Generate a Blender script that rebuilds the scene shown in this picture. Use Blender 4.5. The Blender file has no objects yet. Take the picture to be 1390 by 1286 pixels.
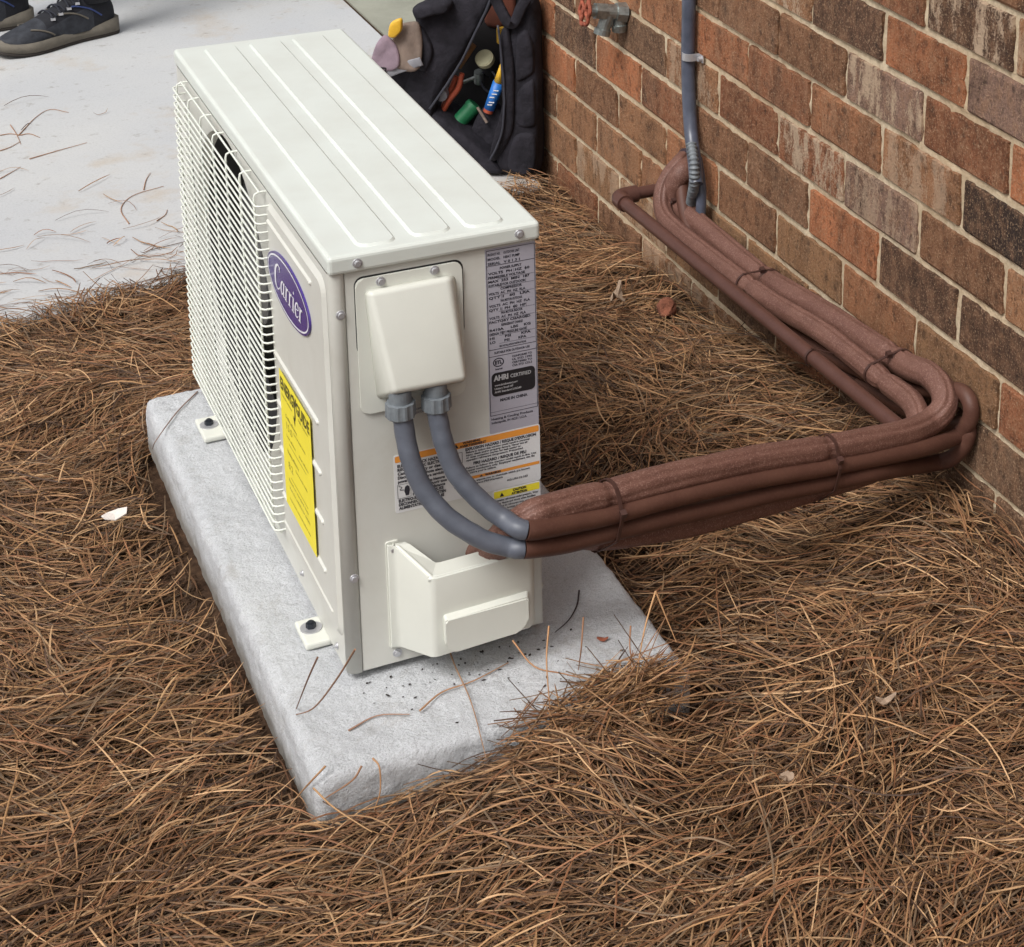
import bpy, bmesh, math, random
import numpy as np
from mathutils import Vector, Matrix, noise
R = math.radians
rnd = random.Random(7)
S = bpy.context.scene
COL = S.collection

# ------------------------------------------------------------ camera, light
cam_d = bpy.data.cameras.new('camera')
cam = bpy.data.objects.new('camera', cam_d); COL.objects.link(cam)
cam.location = (-0.4727, -1.8915, 1.3294)
cam.rotation_euler = (1.2961, -0.0151, -0.4815)
cam_d.sensor_width = 36; cam_d.lens = 71.576
cam_d.shift_x = -0.27632; cam_d.shift_y = -0.48383
cam_d.clip_start = 0.05; cam_d.clip_end = 500
S.camera = cam
SUN_EL, SUN_AZ = R(52), R(241)      # azimuth: clockwise from +Y
world = bpy.data.worlds.new('World'); S.world = world; world.use_nodes = True
nt = world.node_tree; nt.nodes.clear()
sky = nt.nodes.new('ShaderNodeTexSky'); sky.sky_type = 'NISHITA'; sky.sun_disc = False
sky.sun_elevation = SUN_EL; sky.sun_rotation = SUN_AZ; sky.dust_density = 6; sky.air_density = 1.2; sky.ozone_density = 1.0
hsv = nt.nodes.new('ShaderNodeHueSaturation'); hsv.inputs['Saturation'].default_value = 0.22
bg = nt.nodes.new('ShaderNodeBackground'); bg.inputs['Strength'].default_value = 0.095
wo = nt.nodes.new('ShaderNodeOutputWorld')
nt.links.new(sky.outputs[0], hsv.inputs['Color']); nt.links.new(hsv.outputs[0], bg.inputs[0]); nt.links.new(bg.outputs[0], wo.inputs[0])
sl = bpy.data.lights.new('sun', 'SUN'); sl.energy = 1.5; sl.angle = R(24); sl.color = (1, 0.98, 0.955)
sun = bpy.data.objects.new('sun', sl); COL.objects.link(sun)
d_ = Vector((math.sin(SUN_AZ)*math.cos(SUN_EL), math.cos(SUN_AZ)*math.cos(SUN_EL), math.sin(SUN_EL)))
sun.rotation_euler = d_.to_track_quat('Z', 'Y').to_euler(); sun.location = d_*20
S.view_settings.view_transform = 'Standard'; S.view_settings.look = 'None'
S.view_settings.gamma = 1; S.view_settings.use_curve_mapping = False
S.view_settings.exposure = 0.47

# ------------------------------------------------------------ materials
def srgb(r, g, b):
    f = lambda c: ((c/255+0.055)/1.055)**2.4 if c > 10 else c/255/12.92
    return (f(r), f(g), f(b), 1)
class Mat:
    def __init__(s, name, col=(0.5, 0.5, 0.5, 1), rough=0.6, metal=0.0, spec=0.5):
        s.m = bpy.data.materials.new(name); s.m.use_nodes = True
        s.n = s.m.node_tree.nodes; s.l = s.m.node_tree.links
        s.b = s.n['Principled BSDF']
        s.b.inputs['Base Color'].default_value = col if len(col) == 4 else (*col, 1)
        s.b.inputs['Roughness'].default_value = rough; s.b.inputs['Metallic'].default_value = metal
        s.b.inputs['Specular IOR Level'].default_value = spec
        s.bump_in = None
        s.co = s.n.new('ShaderNodeTexCoord')
    def noise(s, scale, detail=4, rough=0.6, vec=None, sc3=None, coord='Object', dist=0):
        t = s.n.new('ShaderNodeTexNoise'); t.inputs['Scale'].default_value = scale
        t.inputs['Detail'].default_value = detail; t.inputs['Roughness'].default_value = rough
        t.inputs['Distortion'].default_value = dist
        src = vec or s.co.outputs[coord]
        if sc3:
            mp = s.n.new('ShaderNodeMapping'); mp.inputs['Scale'].default_value = sc3
            s.l.new(src, mp.inputs[0]); src = mp.outputs[0]
        s.l.new(src, t.inputs['Vector']); return t.outputs['Fac']
    def voro(s, scale, sc3=None):
        t = s.n.new('ShaderNodeTexVoronoi'); t.inputs['Scale'].default_value = scale
        s.l.new(s.co.outputs['Object'], t.inputs['Vector']); return t.outputs['Distance']
    def ramp(s, fac, stops):
        r = s.n.new('ShaderNodeValToRGB'); e = r.color_ramp.elements
        while len(e) < len(stops): e.new(0.5)
        for i, (p, c) in enumerate(stops):
            e[i].position = p; e[i].color = c if len(c) == 4 else (*c, 1)
        s.l.new(fac, r.inputs[0]); return r.outputs[0]
    def mix(s, fac, a, b, mode='MIX'):
        x = s.n.new('ShaderNodeMix'); x.data_type = 'RGBA'; x.blend_type = mode
        for sock, v in ((x.inputs['Factor'], fac), (x.inputs[6], a), (x.inputs[7], b)):
            if isinstance(v, bpy.types.NodeSocket): s.l.new(v, sock)
            elif isinstance(v, (int, float)): sock.default_value = v
            else: sock.default_value = v if len(v) == 4 else (*v, 1)
        return x.outputs[2]
    def math(s, op, a, b=0.0):
        x = s.n.new('ShaderNodeMath'); x.operation = op
        for sock, v in zip(x.inputs, (a, b)):
            if isinstance(v, bpy.types.NodeSocket): s.l.new(v, sock)
            else: sock.default_value = v
        return x.outputs[0]
    def color(s, c): s.l.new(c, s.b.inputs['Base Color']); return s
    def rough(s, c): s.l.new(c, s.b.inputs['Roughness']); return s
    def bump(s, h, dist=0.002, strength=1.0):
        b = s.n.new('ShaderNodeBump'); b.inputs['Distance'].default_value = dist; b.inputs['Strength'].default_value = strength
        s.l.new(h, b.inputs['Height'])
        if s.bump_in: s.l.new(s.bump_in, b.inputs['Normal'])
        s.bump_in = b.outputs[0]; s.l.new(s.bump_in, s.b.inputs['Normal']); return s

def simple(name, col, rough=0.6, metal=0.0, vary=0.12, scale=60, bump=0.0, bscale=400, spec=0.5):
    m = Mat(name, col, rough, metal, spec)
    if vary:
        k = m.noise(scale); a = tuple(x*(1-vary) for x in col[:3]); b = tuple(min(1, x*(1+vary)) for x in col[:3])
        m.color(m.ramp(k, [(0.3, a), (0.7, b)]))
    if bump: m.bump(m.noise(bscale, 3), bump)
    return m.m

M = {}
m = Mat('cream_paint', srgb(222, 219, 203), 0.42)
n1 = m.noise(9, 4); n2 = m.noise(700, 2)
m.color(m.mix(m.ramp(n1, [(0.35, (0, 0, 0)), (0.75, (1, 1, 1))]), srgb(204, 204, 197), srgb(194, 193, 185)))
sm = m.noise(5, 7, 0.72, dist=0.8); c0 = m.b.inputs['Base Color'].links[0].from_socket
m.color(m.mix(m.math('MULTIPLY', m.ramp(sm, [(0.5, (0, 0, 0)), (0.72, (1, 1, 1))]), 0.28), c0, srgb(172, 165, 150)))
m.bump(n2, 0.00012, 0.6); m.bump(m.noise(14, 2), 0.0012, 0.25); M['paint'] = m.m
m = Mat('lid_paint', srgb(226, 227, 216), 0.38)
m.color(m.mix(m.ramp(m.noise(12, 5), [(0.4, (0, 0, 0)), (0.8, (1, 1, 1))]), srgb(208, 213, 207), srgb(200, 203, 196)))
m.bump(m.noise(900, 2), 0.0001, 0.5); m.bump(m.noise(10, 2), 0.0015, 0.25); M['lid'] = m.m
M['wire'] = simple('grille_coating', srgb(216, 219, 210), 0.4, vary=0.03)
M['plastic'] = simple('cream_plastic', srgb(209, 210, 201), 0.45, vary=0.03, scale=15, bump=0.0001, bscale=900)
M['black'] = simple('black_plastic', (0.012, 0.012, 0.013, 1), 0.6, vary=0.2)
M['duct'] = simple('duct_metal', (0.05, 0.05, 0.05, 1), 0.5)
M['fan'] = simple('fan_plastic', (0.10, 0.10, 0.10, 1), 0.45)
M['fins'] = simple('coil_fins', (0.04, 0.04, 0.04, 1), 0.5, 0.3)
M['zinc'] = simple('zinc_screw', (0.5, 0.5, 0.52, 1), 0.32, 0.55, vary=0.1, scale=900)
M['bolt'] = simple('dark_bolt', (0.03, 0.035, 0.045, 1), 0.4, 0.6)
M['steel'] = simple('galvanised_steel', (0.35, 0.38, 0.37, 1), 0.42, 0.9, vary=0.25, scale=120, bump=0.0003, bscale=300)
m = Mat('grey_pvc', srgb(104, 108, 118), 0.46)
m.color(m.ramp(m.noise(40, 5), [(0.3, srgb(78, 82, 92)), (0.7, srgb(94, 98, 108))]))
m.bump(m.noise(500, 3), 0.0002, 0.5); M['greypvc'] = m.m
m = Mat('blue_grey_pvc', srgb(84, 88, 102), 0.34)
m.color(m.ramp(m.noise(40, 5), [(0.3, srgb(66, 71, 84)), (0.7, srgb(86, 91, 106))]))
M['wallpvc'] = m.m
m = Mat('connector_plastic', srgb(128, 135, 140), 0.5)
m.color(m.ramp(m.noise(90, 4), [(0.3, srgb(98, 104, 110)), (0.7, srgb(120, 126, 130))])); M['conn'] = m.m
def brownmat(name, a, b, dust, rough, bumpd, stretch):
    m = Mat(name, a, rough, spec=0.35)
    k = m.noise(22, 6, 0.65); f = m.noise(260, 4, 0.7)
    c = m.mix(m.ramp(k, [(0.3, (0, 0, 0)), (0.7, (1, 1, 1))]), a, b)
    c = m.mix(m.math('MULTIPLY', m.ramp(f, [(0.52, (0, 0, 0)), (0.75, (1, 1, 1))]), 0.55), c, dust)
    if name == 'painted_foam_sleeve':       # striations along the sleeve; crease shade and pinkish highlights are put into the colour
        fa = m.n.new('ShaderNodeAttribute'); fa.attribute_name = 'flow'
        st = m.noise(5.5, 6, 0.75, vec=fa.outputs['Vector'], sc3=(1, 1, 0.55)); st2 = m.noise(14, 3, 0.6, vec=fa.outputs['Vector'], sc3=(1, 1, 0.35))
        c = m.mix(m.math('MULTIPLY', m.ramp(st, [(0.36, (1, 1, 1)), (0.45, (0, 0, 0))]), 0.85), c, srgb(56, 36, 31))
        c = m.mix(m.math('MULTIPLY', m.ramp(st2, [(0.55, (0, 0, 0)), (0.7, (1, 1, 1))]), 0.4), c, srgb(150, 116, 104))
        m.bump(st, 0.0042, 1.0); m.bump(st2, 0.0018, 1.0)
        sp2 = m.noise(620, 2, 0.5); c = m.mix(m.math('MULTIPLY', m.ramp(sp2, [(0.56, (0, 0, 0)), (0.66, (1, 1, 1))]), 0.5), c, srgb(162, 128, 116))
    m.color(c); m.bump(f, bumpd, 0.7); m.bump(m.noise(45, 3), bumpd*3, 0.6)
    return m.m
M['foam'] = brownmat('painted_foam_sleeve', srgb(94, 63, 54), srgb(112, 79, 68), srgb(136, 104, 92), 0.55, 0.0008, 1)
M['brown'] = brownmat('brown_painted_conduit', srgb(80, 51, 42), srgb(92, 62, 51), srgb(106, 76, 64), 0.55, 0.00015, 1)
M['drain'] = brownmat('brown_painted_pipe', srgb(78, 51, 44), srgb(90, 61, 53), srgb(102, 72, 63), 0.42, 0.0001, 1)
M['tie'] = simple('painted_cable_tie', srgb(68, 44, 38), 0.5)

# concrete
m = Mat('pad_concrete', srgb(190, 192, 194), 0.9, spec=0.2)
a = m.noise(7, 5, 0.6); b = m.noise(420, 5, 0.8); cst = m.noise(26, 5, 0.7, dist=0.6)
c = m.ramp(a, [(0.3, srgb(206, 208, 211)), (0.7, srgb(224, 226, 229))])
c = m.mix(m.math('MULTIPLY', m.ramp(b, [(0.3, (1, 1, 1)), (0.52, (0, 0, 0))]), 0.45), c, srgb(150, 151, 153))
c = m.mix(m.math('MULTIPLY', m.ramp(cst, [(0.60, (0, 0, 0)), (0.72, (1, 1, 1))]), 0.35), c, srgb(150, 146, 140))
c = m.mix(m.math('MULTIPLY', m.ramp(m.voro(260), [(0.0, (1, 1, 1)), (0.16, (0, 0, 0))]), 0.35), c, srgb(120, 118, 116))
# the low sides are stained by soil
sp = m.n.new('ShaderNodeSeparateXYZ'); m.l.new(m.co.outputs['Object'], sp.inputs[0])
zz = m.math('ADD', sp.outputs[2], m.math('MULTIPLY', m.noise(30, 4), 0.03))
c = m.mix(m.ramp(m.math('MULTIPLY', m.math('ADD', zz, 0.06), 20), [(0.25, (0.85, 0.85, 0.85)), (0.85, (0, 0, 0))]), c, srgb(128, 120, 108))
gr = m.noise(900, 3, 0.7); c = m.mix(m.math('MULTIPLY', m.ramp(gr, [(0.36, (1, 1, 1)), (0.46, (0, 0, 0))]), 0.55), c, srgb(138, 138, 140))
stn = m.noise(11, 6, 0.75, dist=1.0); c = m.mix(m.math('MULTIPLY', m.ramp(stn, [(0.56, (0, 0, 0)), (0.68, (1, 1, 1))]), 0.38), c, srgb(160, 154, 146))
por = m.voro(95); c = m.mix(m.math('MULTIPLY', m.ramp(por, [(0.0, (1, 1, 1)), (0.10, (0, 0, 0))]), 0.55), c, srgb(108, 104, 100))
m.color(c); m.bump(b, 0.0026, 1.0); m.bump(m.noise(70, 5, 0.7), 0.005, 0.9); M['pad'] = m.m
m = Mat('slab_concrete', srgb(175, 175, 174), 0.85, spec=0.25)
a = m.noise(1.7, 6, 0.6); b = m.noise(240, 4, 0.7)
c = m.ramp(a, [(0.3, srgb(178, 180, 183)), (0.7, srgb(192, 192, 190))])
c = m.mix(m.math('MULTIPLY', m.ramp(m.noise(5, 5, 0.7), [(0.55, (0, 0, 0)), (0.8, (1, 1, 1))]), 0.9), c, srgb(178, 164, 146))
c = m.mix(m.math('MULTIPLY', m.ramp(m.noise(45, 4), [(0.62, (0, 0, 0)), (0.74, (1, 1, 1))]), 0.6), c, srgb(140, 134, 128))
c = m.mix(m.math('MULTIPLY', m.ramp(b, [(0.3, (1, 1, 1)), (0.5, (0, 0, 0))]), 0.25), c, srgb(130, 130, 130))
m.color(c); m.bump(b, 0.0008, 0.5); m.bump(m.noise(14, 4), 0.002, 0.3); M['slab'] = m.m
m = Mat('porch_concrete', srgb(140, 140, 128), 0.9, spec=0.2)
c = m.ramp(m.noise(5, 6, 0.7), [(0.3, srgb(134, 134, 122)), (0.7, srgb(156, 156, 143))])
m.color(c); m.bump(m.noise(240, 4, 0.7), 0.0008, 0.5); M['porch'] = m.m
m = Mat('soil', srgb(68, 54, 45), 0.95, spec=0.1)
c = m.ramp(m.noise(30, 6, 0.7), [(0.3, srgb(52, 37, 28)), (0.5, srgb(76, 58, 45)), (0.7, srgb(104, 80, 62))])
c = m.mix(m.math('MULTIPLY', m.ramp(m.voro(70), [(0.0, (1, 1, 1)), (0.25, (0, 0, 0))]), 0.4), c, srgb(126, 104, 84))
m.color(c); m.bump(m.noise(90, 6, 0.7), 0.008, 1); M['soil'] = m.m
m = Mat('pine_needle', (0.3, 0.2, 0.1, 1), 0.6, spec=0.3)
at = m.n.new('ShaderNodeAttribute'); at.attribute_name = 'needle_colour'
m.l.new(at.outputs['Color'], m.b.inputs['Base Color']); M['needle'] = m.m

# brick and mortar
m = Mat('brick_clay', (0.3, 0.15, 0.1, 1), 0.88, spec=0.2)
oi = m.n.new('ShaderNodeObjectInfo')
va = m.n.new('ShaderNodeVectorMath'); va.operation = 'ADD'
cmb = m.n.new('ShaderNodeCombineXYZ')
rr = m.math('MULTIPLY', oi.outputs['Random'], 37.0)
for i in range(3): m.l.new(rr, cmb.inputs[i])
m.l.new(m.co.outputs['Object'], va.inputs[0]); m.l.new(cmb.outputs[0], va.inputs[1]); V = va.outputs[0]
big = m.noise(9, 4, 0.6, vec=V, sc3=(1, 1.6, 0.5)); mid = m.noise(55, 5, 0.7, vec=V, sc3=(1, 1, 0.7)); fine = m.noise(330, 4, 0.75, vec=V)
base = oi.outputs['Color']
c = m.mix(m.math('MULTIPLY', m.ramp(big, [(0.42, (0, 0, 0)), (0.58, (1, 1, 1))]), 0.75), base, m.mix(0.65, base, srgb(84, 60, 45)))
c = m.mix(m.math('MULTIPLY', m.ramp(mid, [(0.48, (0, 0, 0)), (0.64, (1, 1, 1))]), 0.7), c, m.mix(0.7, base, srgb(158, 120, 92)))
c = m.mix(m.math('MULTIPLY', m.ramp(mid, [(0.3, (1, 1, 1)), (0.47, (0, 0, 0))]), 0.75), c, srgb(56, 43, 37))
c = m.mix(m.math('MULTIPLY', m.ramp(fine, [(0.56, (0, 0, 0)), (0.64, (1, 1, 1))]), 0.7), c, srgb(192, 162, 132))
c = m.mix(m.math('MULTIPLY', m.ramp(fine, [(0.34, (1, 1, 1)), (0.44, (0, 0, 0))]), 0.65), c, srgb(52, 38, 32))
spk = m.noise(130, 4, 0.8, vec=V, sc3=(1, 1, 0.8))
c = m.mix(m.math('MULTIPLY', m.ramp(spk, [(0.60, (0, 0, 0)), (0.66, (1, 1, 1))]), 0.6), c, srgb(172, 140, 112))
c = m.mix(m.math('MULTIPLY', m.ramp(spk, [(0.34, (1, 1, 1)), (0.40, (0, 0, 0))]), 0.5), c, srgb(48, 38, 33))
wp = m.noise(15, 5, 0.75, vec=V, sc3=(1, 1.5, 0.55))
wf = m.math('MULTIPLY', m.ramp(m.math('ADD', wp, m.math('MULTIPLY', m.math('SUBTRACT', fine, 0.5), 0.3)), [(0.47, (0, 0, 0)), (0.56, (1, 1, 1))]), m.math('SUBTRACT', 1.0, oi.outputs['Alpha']))
c = m.mix(wf, c, srgb(192, 167, 142))
dp = m.voro(34)
c = m.mix(m.math('MULTIPLY', m.ramp(dp, [(0.10, (1, 1, 1)), (0.2, (0, 0, 0))]), 0.45), c, srgb(44, 36, 34))
m.color(c); m.bump(mid, 0.006, 1.0); m.bump(fine, 0.003, 1.0); m.bump(spk, 0.004, 1.0); M['brick'] = m.m
m = Mat('mortar', srgb(190, 160, 124), 0.95, spec=0.1)
c = m.ramp(m.noise(120, 5, 0.7), [(0.3, srgb(180, 162, 136)), (0.7, srgb(218, 201, 174))])
c = m.mix(m.math('MULTIPLY', m.ramp(m.noise(5, 3), [(0.45, (0, 0, 0)), (0.65, (1, 1, 1))]), 0.5), c, srgb(176, 146, 112))
m.color(c); m.bump(m.noise(200, 4, 0.7), 0.003, 1); M['mortar'] = m.m

# print
M['white_sticker'] = simple('white_sticker', srgb(214, 214, 214), 0.45, vary=0.02)
M['silver_sticker'] = simple('silver_sticker', srgb(164, 162, 172), 0.42, 0.0, vary=0.02)
M['orange_print'] = simple('orange_print', srgb(228, 150, 62), 0.5, vary=0.03)
M['yellow_print'] = simple('yellow_print', srgb(240, 224, 62), 0.5, vary=0.02)
M['ink'] = simple('black_ink', srgb(44, 44, 52), 0.5, vary=0)
M['grey_ink'] = simple('grey_ink', srgb(96, 96, 110), 0.5, vary=0)
M['pale_ink'] = simple('pale_ink', srgb(170, 170, 172), 0.5, vary=0)
M['label_black'] = simple('label_black', srgb(34, 34, 38), 0.4, vary=0)
M['badge_blue'] = simple('badge_blue', srgb(66, 48, 124), 0.25, vary=0.03)
M['badge_white'] = simple('badge_white', srgb(232, 232, 238), 0.3, vary=0)
M['olive_ink'] = simple('olive_ink', srgb(70, 66, 24), 0.5, vary=0)
M['faint_olive'] = simple('faint_olive_ink', srgb(168, 156, 48), 0.5, vary=0)

# bag, tools, shoes
m = Mat('black_nylon', srgb(48, 47, 54), 0.85, spec=0.2)
m.color(m.ramp(m.noise(35, 5), [(0.3, srgb(30, 29, 34)), (0.7, srgb(48, 46, 53))]))
m.bump(m.noise(900, 2), 0.0006, 0.6); m.bump(m.noise(22, 4), 0.008, 0.8); M['nylon'] = m.m
M['lining'] = simple('dark_bag_lining', srgb(28, 26, 28), 0.95, vary=0.3, scale=30)
M['rustlining'] = simple('rust_brown_lining', srgb(92, 48, 34), 0.9, vary=0.3, scale=30)
M['piping'] = simple('grey_piping', srgb(48, 49, 58), 0.6)
M['green'] = simple('green_plastic', srgb(28, 104, 66), 0.45, vary=0.2)
M['toolyellow'] = simple('tool_yellow', srgb(216, 170, 50), 0.5)
M['toolblue'] = simple('tool_blue', srgb(40, 108, 186), 0.45)
M['toolorange'] = simple('tool_orange', srgb(160, 74, 50), 0.5)
M['capbeige'] = simple('beige_cap', srgb(170, 166, 134), 0.55)
M['wood'] = simple('wooden_handle', srgb(132, 98, 62), 0.6, vary=0.3)
M['strap'] = simple('grey_strap', srgb(136, 136, 142), 0.7, vary=0.15, bump=0.0004, bscale=700)
M['glove'] = simple('beige_cloth', srgb(122, 107, 97), 0.9, vary=0.25, scale=30, bump=0.001, bscale=120)
M['pinkcloth'] = simple('mauve_cloth', srgb(138, 120, 131), 0.9, vary=0.2, scale=30, bump=0.001, bscale=120)
m = Mat('shoe_leather', srgb(58, 62, 68), 0.75)
m.color(m.ramp(m.noise(60, 5), [(0.3, srgb(30, 32, 39)), (0.7, srgb(54, 57, 64))])); m.bump(m.noise(400, 3), 0.0008, 0.7); M['shoe'] = m.m
M['shoedark'] = simple('shoe_black_mesh', srgb(22, 23, 30), 0.8, vary=0.3, scale=200, bump=0.0006)
M['shoeblue'] = simple('shoe_blue_trim', srgb(46, 62, 110), 0.6)
M['sole'] = simple('shoe_sole_rubber', srgb(104, 98, 88), 0.8, vary=0.18, scale=50, bump=0.0008, bscale=200)
M['soledark'] = simple('shoe_tread', srgb(48, 42, 38), 0.85)
M['lace'] = simple('shoe_lace', srgb(28, 30, 40), 0.8)
M['denim'] = simple('dark_work_trousers', srgb(44, 50, 66), 0.9, bump=0.001)
M['shirt'] = simple('grey_shirt', srgb(110, 112, 116), 0.9, bump=0.001)
M['skin'] = simple('skin', srgb(190, 140, 115), 0.6)
M['hair'] = simple('hair', srgb(50, 38, 30), 0.7)
M['rust'] = simple('rusty_red_handle', srgb(146, 78, 58), 0.85, 0.1, vary=0.4, scale=120, bump=0.001)
M['chip'] = simple('white_chip', srgb(222, 212, 204), 0.8, vary=0.05)
M['leaf'] = simple('dry_leaf', srgb(150, 128, 108), 0.8, vary=0.25, scale=90)
M['redleaf'] = simple('red_leaf_bit', srgb(140, 78, 56), 0.7, vary=0.2, scale=90)
M['clay'] = simple('clay_lump', srgb(128, 78, 58), 0.95, vary=0.3, scale=60, bump=0.003, bscale=100)
M['bark'] = simple('dark_crumb', srgb(52, 46, 44), 0.9)
M['silicone'] = simple('black_sealant', srgb(50, 38, 46), 0.6)

# ------------------------------------------------------------ helpers
def link(o, parent=None):
    COL.objects.link(o)
    if parent: o.parent = parent
    return o
def tag(o, label=None, cat=None, group=None, kind=None):
    if label: o['label'] = label
    if cat: o['category'] = cat
    if group: o['group'] = group
    if kind: o['kind'] = kind
    return o
def empty(name, loc=(0, 0, 0)):
    o = bpy.data.objects.new(name, None); o.location = loc; o.empty_display_size = 0.05; return link(o)
def mk(name, me, mat, parent=None, smooth=False):
    if isinstance(mat, str): mat = M[mat]
    if isinstance(mat, (list, tuple)):
        for x in mat: me.materials.append(M[x] if isinstance(x, str) else x)
    else: me.materials.append(mat)
    if smooth: me.polygons.foreach_set('use_smooth', [True]*len(me.polygons))
    o = bpy.data.objects.new(name, me); link(o)
    if parent:
        o.parent = parent; o.location = -parent.location      # meshes are modelled in world metres
    return o
def fin(name, bm, mat, parent=None, smooth=False):
    bmesh.ops.recalc_face_normals(bm, faces=bm.faces)
    me = bpy.data.meshes.new(name); bm.to_mesh(me); bm.free()
    return mk(name, me, mat, parent, smooth)
def box(bm, lo, hi, bevel=0.0, seg=2):
    r = bmesh.ops.create_cube(bm, size=1)
    c = (Vector(lo)+Vector(hi))/2; s = Vector(hi)-Vector(lo)
    for v in r['verts']: v.co = Vector((v.co.x*s.x, v.co.y*s.y, v.co.z*s.z))+c
    if bevel:
        es = list({e for v in r['verts'] for e in v.link_edges})
        bmesh.ops.bevel(bm, geom=es, offset=bevel, segments=seg, profile=0.5, affect='EDGES')
    return bm
def cyl(bm, p0, p1, r0, r1=None, seg=16, caps=True):
    p0, p1 = Vector(p0), Vector(p1); r1 = r0 if r1 is None else r1
    ax = (p1-p0).normalized(); u = ax.orthogonal().normalized(); w = ax.cross(u)
    A = [bm.verts.new(p0+(u*math.cos(t)+w*math.sin(t))*r0) for t in [2*math.pi*i/seg for i in range(seg)]]
    B = [bm.verts.new(p1+(u*math.cos(t)+w*math.sin(t))*r1) for t in [2*math.pi*i/seg for i in range(seg)]]
    for i in range(seg): bm.faces.new((A[i], A[(i+1) % seg], B[(i+1) % seg], B[i]))
    if caps: bm.faces.new(A[::-1]); bm.faces.new(B)
    return bm
def catmull(P, n=10):
    P = [Vector(p) for p in P]; Q = [P[0]*2-P[1]]+P+[P[-1]*2-P[-2]]; out = []
    for i in range(1, len(Q)-2):
        a, b, c, d = Q[i-1], Q[i], Q[i+1], Q[i+2]
        for k in range(n):
            t = k/n
            out.append(0.5*((2*b)+(c-a)*t+(2*a-5*b+4*c-d)*t*t+(3*b-a-3*c+d)*t**3))
    out.append(P[-1]); return out
def sweep(bm, path, rf, seg=20, caps=True, mats=None, up=None):
    """rf(t, theta) radius; t in 0..1 by arc length"""
    n = len(path); L = [0]
    for i in range(1, n): L.append(L[-1]+(path[i]-path[i-1]).length)
    T = [(path[min(i+1, n-1)]-path[max(i-1, 0)]).normalized() for i in range(n)]
    u = (up if up is not None else T[0].orthogonal()); u = (u-T[0]*u.dot(T[0])).normalized(); rings = []
    for i in range(n):
        u = (u-T[i]*u.dot(T[i])).normalized(); w = T[i].cross(u); t = L[i]/L[-1]
        rings.append([bm.verts.new(path[i]+(u*math.cos(a)+w*math.sin(a))*rf(t, a)) for a in [2*math.pi*j/seg for j in range(seg)]])
    for i in range(n-1):
        for j in range(seg):
            f = bm.faces.new((rings[i][j], rings[i][(j+1) % seg], rings[i+1][(j+1) % seg], rings[i+1][j]))
            f.smooth = True
            if mats: f.material_index = mats(L[i]/L[-1])
    if caps:
        bm.faces.new([bm.verts.new(v.co) for v in rings[0][::-1]]); bm.faces.new([bm.verts.new(v.co) for v in rings[-1]])
    return rings
def polyprism(bm, pts, n, depth):
    """closed outline extruded along n by depth (both Vector)"""
    A = [bm.verts.new(Vector(p)) for p in pts]; B = [bm.verts.new(Vector(p)+n*depth) for p in pts]
    k = len(pts); fa = bm.faces.new(A); fb = bm.faces.new(B[::-1])
    for i in range(k): bm.faces.new((A[i], B[i], B[(i+1) % k], A[(i+1) % k]))
    return bm
def rrect(u0, v0, u1, v1, r, n=5):
    P = []
    for cx, cy, a0 in ((u1-r, v1-r, 0), (u0+r, v1-r, 90), (u0+r, v0+r, 180), (u1-r, v0+r, 270)):
        for i in range(n+1):
            a = R(a0+90*i/n); P.append((cx+r*math.cos(a), cy+r*math.sin(a)))
    return P
def frustum(bm, o1, o2, f1, f2):
    """side skin + top between outline o1 (base) and o2 (top), mapped by f1/f2"""
    A = [bm.verts.new(f1(*p)) for p in o1]; B = [bm.verts.new(f2(*p)) for p in o2]; k = len(A)
    for i in range(k): bm.faces.new((A[i], A[(i+1) % k], B[(i+1) % k], B[i]))
    bm.faces.new(B); bm.faces.new(A[::-1])
    return bm
def blobby(bm, amp, scale, seed=0):
    for v in bm.verts:
        p = v.co*scale+Vector((seed, seed*1.7, 0)); v.co += noise.noise_vector(p)*amp
def fuzz(o, levels=1):
    md = o.modifiers.new('sub', 'SUBSURF'); md.levels = levels; md.render_levels = levels; return o

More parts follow.
